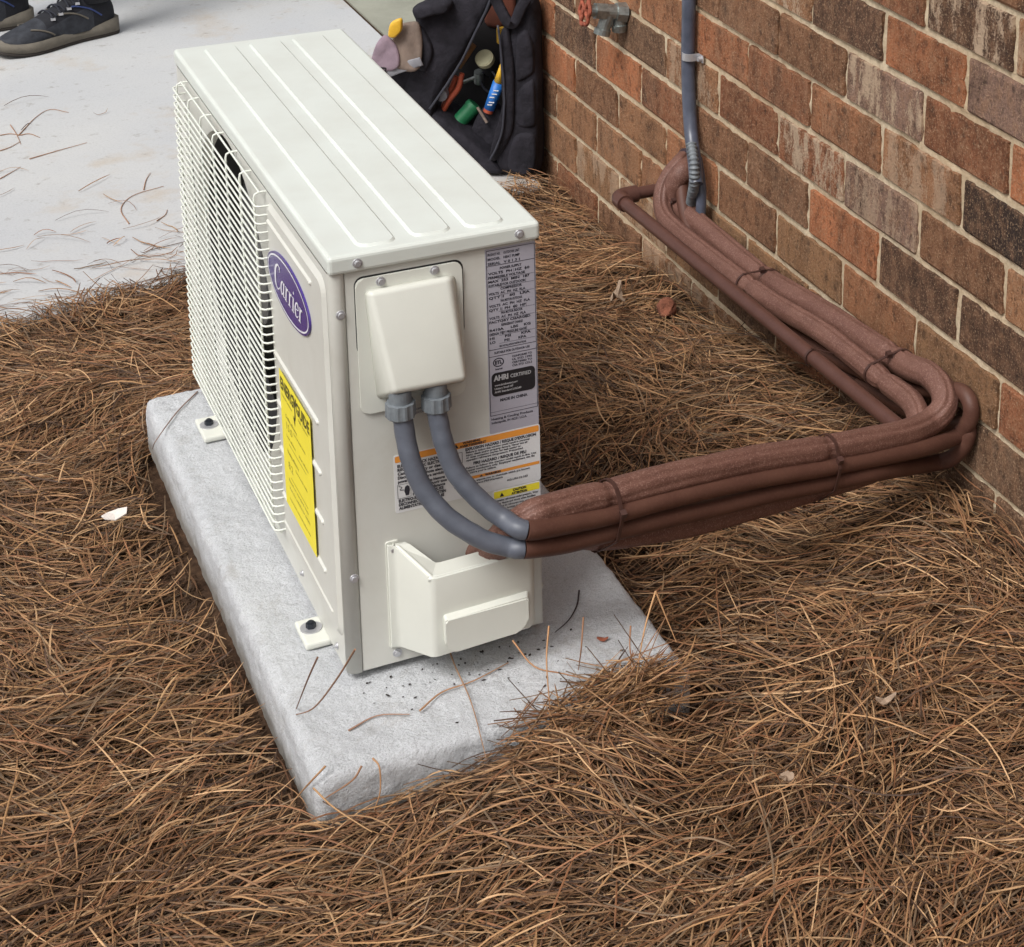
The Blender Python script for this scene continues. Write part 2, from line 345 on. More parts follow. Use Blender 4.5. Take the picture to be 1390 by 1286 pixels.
# --- printed text: collected as flat polygons
def text_geo(body, size, bold=0.0, shear=0.0, width=None):
    cu = bpy.data.curves.new('txt', 'FONT'); cu.body = body; cu.size = size; cu.offset = bold; cu.shear = shear
    cu.resolution_u = 2; cu.fill_mode = 'FRONT'
    o = bpy.data.objects.new('txt', cu)
    me = o.to_mesh(); V = [(v.co.x, v.co.y) for v in me.vertices]; F = [tuple(p.vertices) for p in me.polygons]
    o.to_mesh_clear(); bpy.data.objects.remove(o); bpy.data.curves.remove(cu)
    if width and V:
        w = max(v[0] for v in V)-min(v[0] for v in V); x0 = min(v[0] for v in V); k = width/w
        V = [((v[0]-x0)*k, v[1]) for v in V]
    return V, F
class Print:
    """flat print on a plane with origin o, right r, up u, normal n"""
    def __init__(s, o, r, u, n): s.o, s.r, s.u, s.n = Vector(o), Vector(r), Vector(u), Vector(n); s.V = []; s.F = []
    def add(s, V, F, x, y, h=0.0):
        b = len(s.V); s.V += [s.o+s.r*(x+a)+s.u*(y+c)+s.n*h for a, c in V]; s.F += [tuple(b+i for i in f) for f in F]
    def text(s, t, x, y, size, width=None, bold=0.0, shear=0.0, h=0.0):
        V, F = text_geo(t, size, bold, shear, width); s.add(V, F, x, y, h)
    def rect(s, x0, y0, x1, y1, h=0.0): s.add([(x0, y0), (x1, y0), (x1, y1), (x0, y1)], [(0, 1, 2, 3)], 0, 0, h)
    def line(s, x0, y0, x1, y1, w=0.0004, h=0.0):
        if abs(x1-x0) > abs(y1-y0): s.rect(x0, y0-w/2, x1, y0+w/2, h)
        else: s.rect(x0-w/2, y0, x0+w/2, y1, h)
    def poly(s, pts, h=0.0): s.add(pts, [tuple(range(len(pts)))], 0, 0, h)
    def ring(s, cx, cy, a, b, w, n=40, h=0.0):
        V = []; F = []
        for i in range(n):
            t = 2*math.pi*i/n; V += [(cx+a*math.cos(t), cy+b*math.sin(t)), (cx+(a-w)*math.cos(t), cy+(b-w)*math.sin(t))]
            j = (i+1) % n; F.append((2*i, 2*j, 2*j+1, 2*i+1))
        s.add(V, F, 0, 0, h)
    def build(s, name, mat, parent):
        me = bpy.data.meshes.new(name); me.from_pydata([tuple(v) for v in s.V], [], s.F); me.update()
        return mk(name, me, mat, parent)
def sticker(name, P, outline, mat, parent, h0=0.0, t=0.0003):
    bm = bmesh.new(); polyprism(bm, [P.o+P.r*a+P.u*b+P.n*h0 for a, b in outline], P.n, t)
    return fin(name, bm, mat, parent)

# ------------------------------------------------------------ ground levels
def smooth(a, b, x):
    t = np.clip((x-a)/(b-a), 0, 1); return t*t*(3-2*t)
def wob(x, y, s, k):
    return (np.sin(x*s+k)*np.cos(y*s*1.13+k*2)+np.sin((x+y)*s*0.71+k*3)+np.cos((x-1.3*y)*s*0.57+k*5))/3
def dirt(x, y):
    z = -0.068-0.062*smooth(0.1, 1.25, y)
    z = z+0.052*smooth(-0.06, 0.20, x)*(1-0.95*smooth(0.20, 0.34, x))*(1-smooth(0.45, 0.75, x))*np.exp(-((y+0.19)/0.10)**2)
    z = z+0.022*smooth(0.34, 0.5, x)*(1-smooth(0.3, 1.2, y))*smooth(-0.35, 0.0, y)
    z = z+0.007*wob(x, y, 17, 1.0)+0.004*wob(x, y, 43, 2.0)
    z = z-0.010*np.exp(-((x+0.11)/0.05)**2)*((y > -0.05) & (y < 0.75))
    return z
SLAB_Z = -0.12
def edge_y(x): return 1.345+0.2*(x+0.2)
PADX0, PADX1, PADY0, PADY1 = -0.0737, 0.3419, -0.1389, 0.7701
WX = 0.844
WY1 = 1.668

# soil sheet: fine near, reaching far beyond the yard
xs = np.concatenate([[-60, -20, -6, -2.5], np.arange(-1.4, 1.2, 0.025), [1.6, 3, 8, 20, 60]])
ys = np.concatenate([[-60, -20, -6, -2.5], np.arange(-1.6, 1.75, 0.025), [2.2, 4, 8, 20, 60]])
XX, YY = np.meshgrid(xs, ys, indexing='ij')
ZZ = dirt(np.clip(XX, -1.5, 1.2), np.clip(YY, -1.6, 1.8))
far_ = (YY > edge_y(XX)+0.02)
ZZ = np.where(far_, np.minimum(ZZ, -0.2), ZZ)
nx, ny = XX.shape
me = bpy.data.meshes.new('ground'); idx = np.arange(nx*ny).reshape(nx, ny)
faces = np.stack([idx[:-1, :-1], idx[1:, :-1], idx[1:, 1:], idx[:-1, 1:]], -1).reshape(-1, 4)
me.from_pydata(np.stack([XX, YY, ZZ], -1).reshape(-1, 3).tolist(), [], faces.tolist())
tag(mk('ground', me, 'soil', smooth=True), kind='structure')

# concrete slab left of the joint, darker porch slab right of it
bm = bmesh.new()
J = 0.812
def slab_prism(bm, P, z0, z1):
    return polyprism(bm, [(x, y, z0) for x, y in P], Vector((0, 0, 1)), z1-z0)
slab_prism(bm, [(-9, edge_y(-9)+0.3), (-0.9, edge_y(-0.9)), (J-0.006, edge_y(J)), (J-0.006, 12), (-9, 12)], SLAB_Z-0.12, SLAB_Z)
tag(fin('concrete_slab', bm, 'slab'), kind='structure')
bm = bmesh.new(); slab_prism(bm, [(J+0.006, WY1+0.006), (9, WY1+0.006), (9, 12), (J+0.006, 12)], SLAB_Z-0.12, SLAB_Z-0.003)
tag(fin('porch_slab', bm, 'porch'), kind='structure')
bm = bmesh.new(); box(bm, (J-0.0055, 1.62, SLAB_Z-0.1), (J+0.0055, 12, SLAB_Z-0.007))
tag(fin('expansion_joint', bm, 'soil'), kind='structure')

# ------------------------------------------------------------ brick wall
wall = empty('brick_wall', (WX, WY1, -0.12))
tag(wall, 'brown and orange brick house wall with tan mortar behind the pipes', 'brick wall')
H_, M_, Z0_, Y0_ = 0.07934, 0.20503, 0.23791, 1.06255      # course height, brick module, bed joint, head joint
LO_, HI_ = -6, 26
bm = bmesh.new()
# mortar body with a slightly uneven face
gy = np.arange(-1.6, -0.5, 0.05).tolist()+np.arange(-0.5, WY1-0.006, 0.009).tolist()+[WY1-0.004]; gz = np.arange(Z0_+LO_*H_, 0.9, 0.0085).tolist()+np.arange(0.9, Z0_+HI_*H_, 0.05).tolist()
grid = [[bm.verts.new((WX+0.0042+0.0015*noise.noise((y*9, z*9, 0))+0.0042*noise.noise((y*55, z*55, 3)), y, z)) for z in gz] for y in gy]
for i in range(len(gy)-1):
    for j in range(len(gz)-1): bm.faces.new((grid[i][j], grid[i+1][j], grid[i+1][j+1], grid[i][j+1]))
mo = fin('mortar', bm, 'mortar', wall, True)
bm = bmesh.new(); box(bm, (WX+0.012, -1.6, Z0_+LO_*H_), (WX+0.088, WY1-0.004, Z0_+HI_*H_)); fin('wall_core', bm, 'mortar', wall)
def brick_mesh(L, k, hh=H_-0.0105):
    b = bmesh.new(); r_ = random.Random(k)
    bmesh.ops.create_cube(b, size=1)
    for v in b.verts: v.co = Vector((v.co.x*0.09, v.co.y*L, v.co.z*hh))
    bmesh.ops.bevel(b, geom=list(b.edges), offset=0.0022, segments=1, affect='EDGES')
    for v in b.verts: v.co += Vector((r_.uniform(-.0008, .0008), r_.uniform(-.0022, .0022), r_.uniform(-.0018, .0018)))
    bmesh.ops.recalc_face_normals(b, faces=b.faces)
    me = bpy.data.meshes.new('brick'); b.to_mesh(me); b.free(); me.materials.append(M['brick']); return me
full = [brick_mesh(M_-0.0105, i) for i in range(8)]
head = [brick_mesh(M_/2-0.016, 20+i) for i in range(3)]
CC = dict(O=(172, 110, 76), R=(140, 91, 65), B=(128, 91, 67), T=(150, 108, 78), D=(90, 67, 54), K=(50, 42, 40), G=(136, 109, 96), P=(158, 108, 77), Y=(152, 114, 82), N=(116, 89, 70))
lay = {4: {3: 'R', 4: 'Dw', 2: 'B'}, 3: {2: 'Tw', 3: 'D', 4: 'O', 5: 'G'}, 2: {0: 'B', 1: 'B', 2: 'B', 3: 'Gw', 4: 'R', 5: 'O'},
       1: {-2: 'T', -1: 'P', 0: 'P', 1: 'O', 2: 'R', 3: 'P', 4: 'Tv', 5: 'K'}, 0: {-3: 'D', -2: 'B', -1: 'N', 0: 'Tv', 1: 'R', 2: 'Rw', 3: 'Gv', 4: 'B', 5: 'T'},
       -1: {-3: 'O', -2: 'D', -1: 'O', 0: 'R', 1: 'B', 2: 'B', 3: 'O', 4: 'D', 5: 'D'}, -2: {-3: 'O', -2: 'B', -1: 'T', 0: 'P', 1: 'B', 2: 'Y', 3: 'P', 4: 'Y', 5: 'R'},
       -3: {-3: 'B', -2: 'T', -1: 'T', 0: 'P', 1: 'Y', 2: 'Y', 3: 'T', 4: 'N', 5: 'N', 6: 'N'}, -4: {-3: 'T', -2: 'Yv', -1: 'Yv', 0: 'Y', 4: 'N', 5: 'N', 6: 'N'}}
nb = 0; rest = bmesh.new()
for row in range(LO_, HI_):
    odd = row % 2
    zc = Z0_+(row+0.5)*H_
    i = -3 if not odd else -2.5
    cells = [(('h', WY1-M_/4+0.003),)] if odd else []
    cells = []
    if odd: cells.append((-3, WY1-(WY1-(Y0_+2.5*M_))/2+0.002, 'h'))
    k = i
    while Y0_-k*M_ > -1.5:
        cells.append((int(math.floor(k+0.5)), Y0_-(k+0.5)*M_, 'f')); k += 1
    for ci, yc, ty in cells:
        code = lay.get(row, {}).get(ci) or rnd.choice(['B', 'T', 'R', 'P', 'B', 'D', 'N', 'O', 'Tv', 'B'])
        col = [c*k_ for c, k_ in zip(CC[code[0]], [rnd.uniform(1.03, 1.16)]*3)]; lin = srgb(*col)
        al = {'w': 0.0, 'v': 0.45}.get(code[1:], rnd.choice([0.92, 1.0, 1.0]))
        me = rnd.choice(full if ty == 'f' else head)
        pos = Vector((WX+0.045+rnd.uniform(-0.0012, 0.0008), yc, zc))
        if yc < -1.0 or row > 16: 
            bmesh.ops.create_cube(rest, size=1, matrix=Matrix.Translation(pos) @ Matrix.Diagonal((0.09, M_-0.0105, H_-0.0105, 1))); continue
        o = bpy.data.objects.new('brick', me); COL.objects.link(o); o.parent = wall; o.location = pos-wall.location
        o.rotation_euler = (R(rnd.uniform(-.25, .25)), 0, R(rnd.uniform(-.25, .25)))
        o.color = (lin[0], lin[1], lin[2], al); nb += 1
o = fin('brick_run', rest, 'brick', wall); o.color = (*srgb(132, 90, 64)[:3], 1); tag(o, kind='stuff')
print('bricks', nb)

# ------------------------------------------------------------ concrete pad
bm = bmesh.new(); box(bm, (PADX0, PADY0, -0.085), (PADX1, PADY1, 0), 0.013, 4)
bmesh.ops.triangulate(bm, faces=[f for f in bm.faces if len(f.verts) > 4])
pad = fin('concrete_pad', bm, 'pad', smooth=True)
tag(pad, 'pale grey concrete pad under the air conditioner, sunk in the pine straw', 'concrete pad')
md = pad.modifiers.new('remesh', 'REMESH'); md.mode = 'VOXEL'; md.voxel_size = 0.0035; md.use_smooth_shade = True
tx = bpy.data.textures.new('rough_cast', 'CLOUDS'); tx.noise_scale = 0.018; tx.noise_depth = 4
dm = pad.modifiers.new('rough', 'DISPLACE'); dm.texture = tx; dm.strength = 0.0042; dm.mid_level = 0.5; dm.texture_coords = 'LOCAL'
tx2 = bpy.data.textures.new('broad_cast', 'CLOUDS'); tx2.noise_scale = 0.09
dm2 = pad.modifiers.new('broad', 'DISPLACE'); dm2.texture = tx2; dm2.strength = 0.0035; dm2.mid_level = 0.5; dm2.texture_coords = 'LOCAL'
vg = pad.vertex_groups.new(name='sides')
# dark crumbs lying on the pad by the unit
bm = bmesh.new()
for i in range(60):
    if i < 42: x, y = rnd.uniform(0.0, 0.22), rnd.gauss(-0.03, 0.018)
    else: x, y = rnd.uniform(-0.05, 0.3), rnd.uniform(-0.12, 0.05)
    if 0 <= x < 0.23 and y > -0.002: y = -0.005
    s = rnd.uniform(0.0005, 0.0015)
    bmesh.ops.create_icosphere(bm, subdivisions=1, radius=s, matrix=Matrix.Translation((x, y, 0.001)) @ Matrix.Rotation(rnd.uniform(0, 3), 4, 'Z') @ Matrix.Diagonal((rnd.uniform(1, 2.6), 1, 0.5, 1)))
tag(fin('debris_crumbs', bm, 'bark'), 'dark crumbs of debris scattered on the pad beside the unit', 'debris', kind='stuff')

# ------------------------------------------------------------ condenser unit
D, L, H = 0.2244, 0.7616, 0.4952
XB = 0.0028; YB = 0.004
unit = empty('air_conditioner', (D/2, L/2, 0.0))
tag(unit, 'cream outdoor air conditioner unit with wire grille standing on the concrete pad', 'air conditioner')
# lid
bm = bmesh.new(); box(bm, (-0.0015, -0.0015, H-0.0205), (D+0.0015, L+0.0015, H), 0.0045, 3)
lid = fin('lid', bm, 'lid', unit); 
for p in lid.data.polygons: p.use_smooth = False
for (xa, xb_, ya, yb) in ((0.036, 0.073, 0.014, 0.742), (0.0945, 0.1325, 0.016, 0.742), (0.152, 0.190, 0.014, 0.742)):
    bm = bmesh.new()
    o1 = rrect(xa-0.003, ya-0.003, xb_+0.003, yb+0.003, 0.0125, 6); o2 = rrect(xa, ya, xb_, yb, 0.0095, 6)
    A = [bm.verts.new((p[0], p[1], H-0.0003)) for p in o1]; 
    B = [bm.verts.new((p[0], p[1], H+0.0024)) for p in o2]
    k = len(A)
    for i in range(k): bm.faces.new((A[i], A[(i+1) % k], B[(i+1) % k], B[i])).smooth = True
    bm.faces.new([bm.verts.new(v.co) for v in B])
    rb = fin('rib', bm, 'lid', lid)
    rb.location = (0, 0, 0)
# side panel (faces the camera)
bm = bmesh.new()
box(bm, (0.0160, YB, 0.010), (D-XB, YB+0.012, H-0.021), 0.0012, 2)
fin('side_panel', bm, 'paint', unit)
# flat black sheet behind the cover, painting the shade in the gap round it
PY = Print((0, YB, 0), (1, 0, 0), (0, 0, 1), (0, -1, 0))
PX = Print((-0.0005, 0, 0), (0, -1, 0), (0, 0, 1), (-1, 0, 0))
sticker('cover_gap_shade', PY, rrect(0.0254, 0.380, 0.1410, 0.4672, 0.0095), 'black', unit, 0.0, 0.0004)
# other casing sheets
bm = bmesh.new()
box(bm, (D-XB-0.0012, YB+0.013, 0.010), (D-XB, L-0.006, H-0.021))
box(bm, (0.004, L-0.018, 0.010), (D-XB-0.002, L-0.006, H-0.021))
fin('back_casing', bm, 'paint', unit)
bm = bmesh.new(); box(bm, (D-0.03, 0.05, 0.02), (D-0.006, L-0.03, H-0.03)); fin('coil', bm, 'fins', unit)
bm = bmesh.new(); box(bm, (0.002, YB+0.014, 0.011), (D-XB-0.002, L-0.02, 0.020)); fin('base_pan', bm, 'paint', unit)
bm = bmesh.new(); box(bm, (0.057, 0.255, 0.021), (D-0.031, 0.259, H-0.022)); fin('partition', bm, 'duct', unit)
# front panel with fan opening
CYF, CZF, RF = 0.468, 0.262, 0.205
bm = bmesh.new()
y0, y1, z0, z1 = 0.2605, L-0.006, 0.010, H-0.021
N = 96; inner = []; outer = []
for i in range(N):
    a = 2*math.pi*i/N; ca, sa = math.cos(a), math.sin(a)
    inner.append(bm.verts.new((0.0, CYF+RF*ca, CZF+RF*sa)))
    t = min(((y1-CYF)/ca if ca > 1e-6 else (y0-CYF)/ca if ca < -1e-6 else 1e9), ((z1-CZF)/sa if sa > 1e-6 else (z0-CZF)/sa if sa < -1e-6 else 1e9))
    outer.append(bm.verts.new((0.0, CYF+t*ca, CZF+t*sa)))
for i in range(N): j = (i+1) % N; bm.faces.new((inner[i], inner[j], outer[j], outer[i]))
for cy_, cz_ in ((y1, z1), (y1, z0), (y0, z0), (y0, z1)):        # corner triangles
    best = None
    for i in range(N):
        j = (i+1) % N; a, b = outer[i].co, outer[j].co
        if abs(a.y-b.y) > 1e-4 and abs(a.z-b.z) > 1e-4 and (Vector((0, cy_, cz_))-a).length < 0.12:
            bm.faces.new((outer[i], outer[j], bm.verts.new((0, cy_, cz_)))); break
deep = [bm.verts.new((0.012, v.co.y+(CYF-v.co.y)*0.03, v.co.z+(CZF-v.co.z)*0.03)) for v in inner]
deep2 = [bm.verts.new((0.055, v.co.y, v.co.z)) for v in deep]
for a, b in ((inner, deep), (deep, deep2)):
    for i in range(N): j = (i+1) % N; f = bm.faces.new((a[i], a[j], b[j], b[i])); f.material_index = 0 if a is inner else 1
q = [bm.verts.new(v) for v in ((0, y0, z0), (0, 0.0135, z0), (0, 0.0135, z1), (0, y0, z1))]; bm.faces.new(q)
# rounded corner wrapping onto the camera side
prof = [(0.0, 0.0135)]+[(0.0095-0.0095*math.cos(R(a)), 0.0105-0.0095*math.sin(R(a))) for a in range(0, 91, 10)]+[(0.0152, 0.001)]
prof = [(p[0], p[1]+YB-0.002) if i else (0.0, 0.0135) for i, p in enumerate(prof)]
A = [bm.verts.new((x, y, z0)) for x, y in prof]; B = [bm.verts.new((x, y, z1)) for x, y in prof]
for i in range(len(prof)-1): bm.faces.new((A[i], A[i+1], B[i+1], B[i])).smooth = True
C1 = bm.verts.new((0.0152, 0.02, z0)); C2 = bm.verts.new((0.0152, 0.02, z1)); bm.faces.new((A[-1], C1, C2, B[-1]))
bm.faces.new(A+[C1, bm.verts.new((0.004, 0.02, z0))])
# far corner return
q = [bm.verts.new(v) for v in ((0, y1, z0), (0.004, L-0.0045, z0), (0.004, L-0.0045, z1), (0, y1, z1))]; bm.faces.new(q)
bmesh.ops.remove_doubles(bm, verts=bm.verts, dist=1e-5)
front = fin('front_panel', bm, ['paint', 'duct'], unit)
# embossed plate and ridges
bm = bmesh.new()
o1 = [(-b, a) for a, b in rrect(0.045, 0.026, 0.463, 0.262, 0.02, 6)]
fx = lambda h: (lambda a, b: Vector((-h, a if False else -a, b)))
pl1 = rrect(-0.2595, 0.045, -0.0145, 0.4655, 0.018, 6); pl2 = rrect(-0.2540, 0.0510, -0.0210, 0.4590, 0.014, 6)
frustum(bm, pl1, pl2, lambda a, b: Vector((-0.0002, -a, b)), lambda a, b: Vector((-0.0040, -a, b)))
fin('embossed_plate', bm, 'paint', front).location = (0, 0, 0)
for z in (0.2835, 0.2235, 0.1645, 0.1055, 0.4440):
    bm = bmesh.new()
    a1 = rrect(-0.247, z-0.0035, -0.060, z+0.0035, 0.0033, 3); a2 = rrect(-0.2455, z-0.0015, -0.0615, z+0.0015, 0.0014, 3)
    frustum(bm, a1, a2, lambda a, b: Vector((-0.0039, -a, b)), lambda a, b: Vector((-0.0064, -a, b)))
    fin('ridge', bm, 'paint', front).location = (0, 0, 0)
bm = bmesh.new(); a1 = rrect(-0.25, 0.064, -0.04, 0.070, 0.0028, 3); a2 = rrect(-0.248, 0.066, -0.042, 0.068, 0.0009, 3)
frustum(bm, a1, a2, lambda a, b: Vector((-0.0039, -a, b)), lambda a, b: Vector((-0.0054, -a, b)))
fin('ridge', bm, 'paint', front).location = (0, 0, 0)
# fan
fan = empty('fan', (0.05, CYF, CZF)); fan.parent = unit; fan.location = Vector((0.05, CYF, CZF))-unit.location
def under(o, root, world):      # parent o to a part whose world origin is `world`
    o.parent = root; o.location = -Vector(world); return o
bm = bmesh.new(); cyl(bm, (0.03, CYF, CZF), (0.075, CYF, CZF), 0.042, 0.05, 24); under(fin('hub', bm, 'fan'), fan, (0.05, CYF, CZF))
for k in range(3):
    bm = bmesh.new(); rows = []
    for i in range(7):
        r = 0.045+(RF-0.062)*i/6; row = []
        for j in range(7):
            a = 2*math.pi*k/3+R(-38+76*j/6)*(0.7+0.3*i/6)+0.25*i/6
            row.append(bm.verts.new((0.035+0.035*j/6+0.003*math.sin(j), CYF+r*math.cos(a), CZF+r*math.sin(a))))
        rows.append(row)
    for i in range(6):
        for j in range(6): bm.faces.new((rows[i][j], rows[i+1][j], rows[i+1][j+1], rows[i][j+1]))
    b = under(fin('blade', bm, 'fan', None, True), fan, (0.05, CYF, CZF)); b.modifiers.new('t', 'SOLIDIFY').thickness = 0.002
# wire grille
grille = empty('grille', (0, CYF, 0.24)); grille.parent = unit; grille.location = Vector((0, CYF, 0.24))-unit.location
GX = -0.0160; wr = 0.00128; NW = 40
GY0, GY1 = 0.262, 0.694; ZT, ZB_ = 0.4610, 0.0560
for k in range(NW):
    z = ZB_+(ZT-ZB_)*k/(NW-1)
    P = [Vector(p) for p in ((0.0005, GY0-0.013, z), (GX*0.75, GY0-0.0125, z), (GX*0.97, GY0-0.009, z), (GX, GY0, z), (GX, (GY0+GY1)/2, z), (GX, GY1, z), (GX*0.97, GY1+0.009, z), (GX*0.75, GY1+0.0125, z), (0.0005, GY1+0.013, z))]
    bm = bmesh.new(); sweep(bm, P, lambda t, a: wr, 6)
    under(fin('grille_wire', bm, 'wire'), grille, (0, CYF, 0.24))
for k in range(7):
    y = GY0+0.005+(GY1-GY0-0.01)*k/6; x = GX+0.0026
    P = [Vector(p) for p in ((0.0005, y, ZT+0.0105), (x*0.6, y, ZT+0.0105), (x*0.92, y, ZT+0.0085), (x, y, ZT+0.004), (x, y, 0.24), (x, y, ZB_-0.004), (x*0.7, y, ZB_-0.010), (0.0005, y, ZB_-0.011))]
    bm = bmesh.new(); sweep(bm, P, lambda t, a: 0.0014, 6)
    under(fin('upright_wire', bm, 'wire'), grille, (0, CYF, 0.24))
for z, sx in ((ZT+0.0128, -0.0075), (ZB_-0.0105, -0.0050)):       # rails that the hooks hang from
    P = [Vector((sx, GY0+0.003, z-0.0022)), Vector((sx, CYF, z-0.0022)), Vector((sx, GY1-0.003, z-0.0022))]
    bm = bmesh.new(); sweep(bm, P, lambda t, a: 0.0013, 6); under(fin('grille_rail', bm, 'wire'), grille, (0, CYF, 0.24))

def screw(p, n, r=0.0042, parent=unit, mat='zinc', washer=False):
    p, n = Vector(p), Vector(n).normalized()
    bm = bmesh.new(); cyl(bm, p, p+n*0.0008, r*1.25, r*1.15, 16)
    cyl(bm, p+n*0.0008, p+n*0.0032, r*0.82, r*0.68, 6 if mat != 'zinc' else 12)
    u = n.orthogonal().normalized(); w = n.cross(u)
    o = fin('screw', bm, mat, parent)
    return o
for x, z, y in ((0.0289, 0.485, -0.0015), (0.2022, 0.4855, -0.0015), (0.0105, 0.4294, 0.003), (0.0110, 0.1251, 0.003), (0.0543, 0.0218, YB)):
    screw((x, y, z), (0, -1, 0))
bm = bmesh.new(); cyl(bm, (0.0635, YB-0.0006, 0.0265), (0.0635, YB+0.001, 0.0265), 0.0014, None, 8); fin('drain_hole', bm, 'black', unit)
screw((-0.0003, 0.19, 0.030), (-1, 0, 0), 0.003); screw((-0.0003, 0.045, 0.022), (-1, 0, 0), 0.003)

# electrical cover
YC = YB-0.0008
cover = empty('electrical_cover', (0.08, 0, 0.39)); cover.parent = unit; CW = Vector((0.08, 0, 0.39)); cover.location = CW-unit.location
bm = bmesh.new(); polyprism(bm, [(a, YC, b) for a, b in rrect(0.0262, 0.3135, 0.1392, 0.4655, 0.009)], Vector((0, -1, 0)), 0.0026)
bmesh.ops.bevel(bm, geom=[e for e in bm.edges if all(abs(v.co.y-(YC-0.0026)) < 1e-5 for v in e.verts)], offset=0.0009, segments=2, affect='EDGES')
under(fin('cover_plate', bm, 'plastic'), cover, CW)
yb_ = YC-0.0026
bm = bmesh.new()
back = [(0.0352, 0.4525), (0.1315, 0.4525), (0.1400, 0.3275), (0.0435, 0.3275)]
frnt = [(0.0372, -0.010, 0.4545), (0.1225, -0.010, 0.4555), (0.1290, -0.036, 0.3480), (0.0515, -0.036, 0.3500)]
Bv = [bm.verts.new((a, yb_+0.0005, b)) for a, b in back]; Fv = [bm.verts.new(v) for v in frnt]
bm.faces.new(Fv[::-1]); bm.faces.new(Bv)
for i in range(4): bm.faces.new((Bv[i], Bv[(i+1) % 4], Fv[(i+1) % 4], Fv[i]))
bmesh.ops.recalc_face_normals(bm, faces=bm.faces)
ed = [e for e in bm.edges if not all(v in Bv for v in e.verts)]
bmesh.ops.bevel(bm, geom=ed, offset=0.0055, segments=4, profile=0.5, affect='EDGES')
under(fin('hood', bm, 'plastic', None, True), cover, CW)
for x, z in ((0.0527, 0.4595), (0.1097, 0.4610)): o = screw((x, yb_, z), (0, -1, 0), 0.0042, None); under(o, cover, CW)

# valve cover, low on the side
VW = Vector((0.12, 0, 0.09)); vc = empty('valve_cover', VW); vc.parent = unit; vc.location = VW-unit.location
bm = bmesh.new()
YV = YB-0.0005; yf = -0.047
# shell: left cheek slants out from the panel, front face, open top, rounded foot
lft = [(0.0475, YV, 0.1540), (0.0820, yf, 0.1345)]
out_lo = 0.047
# section points along the outline (x, y, ztop, zbottom)
sec = [(0.0468, YV-0.0024, 0.1575, 0.0345), (0.0530, YV-0.0026, 0.1560, 0.0345), (0.0585, YV-0.006, 0.1530, 0.0345), (0.0790, yf+0.0035, 0.1365, 0.0405), (0.0815, yf+0.001, 0.1352, 0.0415), (0.0850, yf, 0.1350, 0.0418),
       (0.1860, yf, 0.1375, 0.0470), (0.1905, yf+0.002, 0.1375, 0.0490), (0.1925, yf+0.006, 0.1375, 0.0500), (0.1945, YV-0.001, 0.1400, 0.0450)]
T_ = [bm.verts.new((x, y, zt)) for x, y, zt, zb in sec]; B_ = [bm.verts.new((x, y, zb)) for x, y, zt, zb in sec]
for i in range(len(sec)-1): bm.faces.new((B_[i], B_[i+1], T_[i+1], T_[i])).smooth = True
# bottom closes back to the panel
Bb = [bm.verts.new((x, YV, min(zb, 0.045)-0.001)) for x, y, zt, zb in sec]
for i in range(len(sec)-1): bm.faces.new((B_[i], Bb[i], Bb[i+1], B_[i+1]))
bmesh.ops.recalc_face_normals(bm, faces=bm.faces)
o = under(fin('shell', bm, 'plastic'), vc, VW); sd = o.modifiers.new('t', 'SOLIDIFY'); sd.thickness = 0.003; sd.offset = 1
bv = o.modifiers.new('b', 'BEVEL'); bv.width = 0.0015; bv.segments = 3; bv.limit_method = 'ANGLE'; bv.angle_limit = R(50)
ins = [(0.0600, YV-0.003), (0.0660, YV-0.003), (0.0710, YV-0.005), (0.0900, yf+0.0260), (0.0925, yf+0.0240), (0.0960, yf+0.0230), (0.1830, yf+0.0230), (0.1860, yf+0.0240), (0.1880, yf+0.0260), (0.1900, YV-0.001)]
bm = bmesh.new(); T2_ = [bm.verts.new((x, y+0.001, zt-0.0004)) for x, y, zt, zb in sec]; I2_ = [bm.verts.new((a, b, q[2]+(0.0015 if 2 < k < 9 else 0))) for k, ((a, b), q) in enumerate(zip(ins, sec))]
I3_ = [bm.verts.new((v.co.x, v.co.y, v.co.z-0.010)) for v in I2_]
for i in range(len(sec)-1):
    bm.faces.new((T2_[i], T2_[i+1], I2_[i+1], I2_[i])); bm.faces.new((I2_[i], I2_[i+1], I3_[i+1], I3_[i]))
under(fin('ledge', bm, 'plastic'), vc, VW)
# rolled rim that runs along the open top
bm = bmesh.new(); sweep(bm, catmull([(x, y+0.0012, zt-0.0008) for x, y, zt, zb in sec[1:-1]], 3), lambda t, a: 0.0026, 10); under(fin('rim', bm, 'plastic'), vc, VW)
# raised bulge on the front
bm = bmesh.new()
def bulge_outline(x0, x1, zb, zt0, zt1, rt, rb_):
    P = []
    for cx, cz, r, a0 in ((x1-rt, zt1-rt, rt, 0), (x0+rt, zt0-rt, rt, 90), (x0+rb_, zb+rb_, rb_, 180), (x1-rb_, zb+0.004+rb_, rb_, 270)):
        for i in range(6): a = R(a0+90*i/5); P.append((cx+r*math.cos(a), cz+r*math.sin(a)))
    return P
bo = bulge_outline(0.0905, 0.1880, 0.0435, 0.0905, 0.0930, 0.003, 0.016); bi = bulge_outline(0.0930, 0.1855, 0.0455, 0.0865, 0.0890, 0.003, 0.014)
frustum(bm, bo, bi, lambda a, b: Vector((a, yf+0.0008, b)), lambda a, b: Vector((a-0.003, yf-0.0115, b+0.0)))
bmesh.ops.bevel(bm, geom=[e for e in bm.edges if all(v.co.y < yf-0.011 for v in e.verts)], offset=0.0016, segments=2, affect='EDGES')
under(fin('bulge', bm, 'plastic'), vc, VW)
screw((0.0528, YV-0.0028, 0.1500), (0, -1, 0), 0.0036, None)

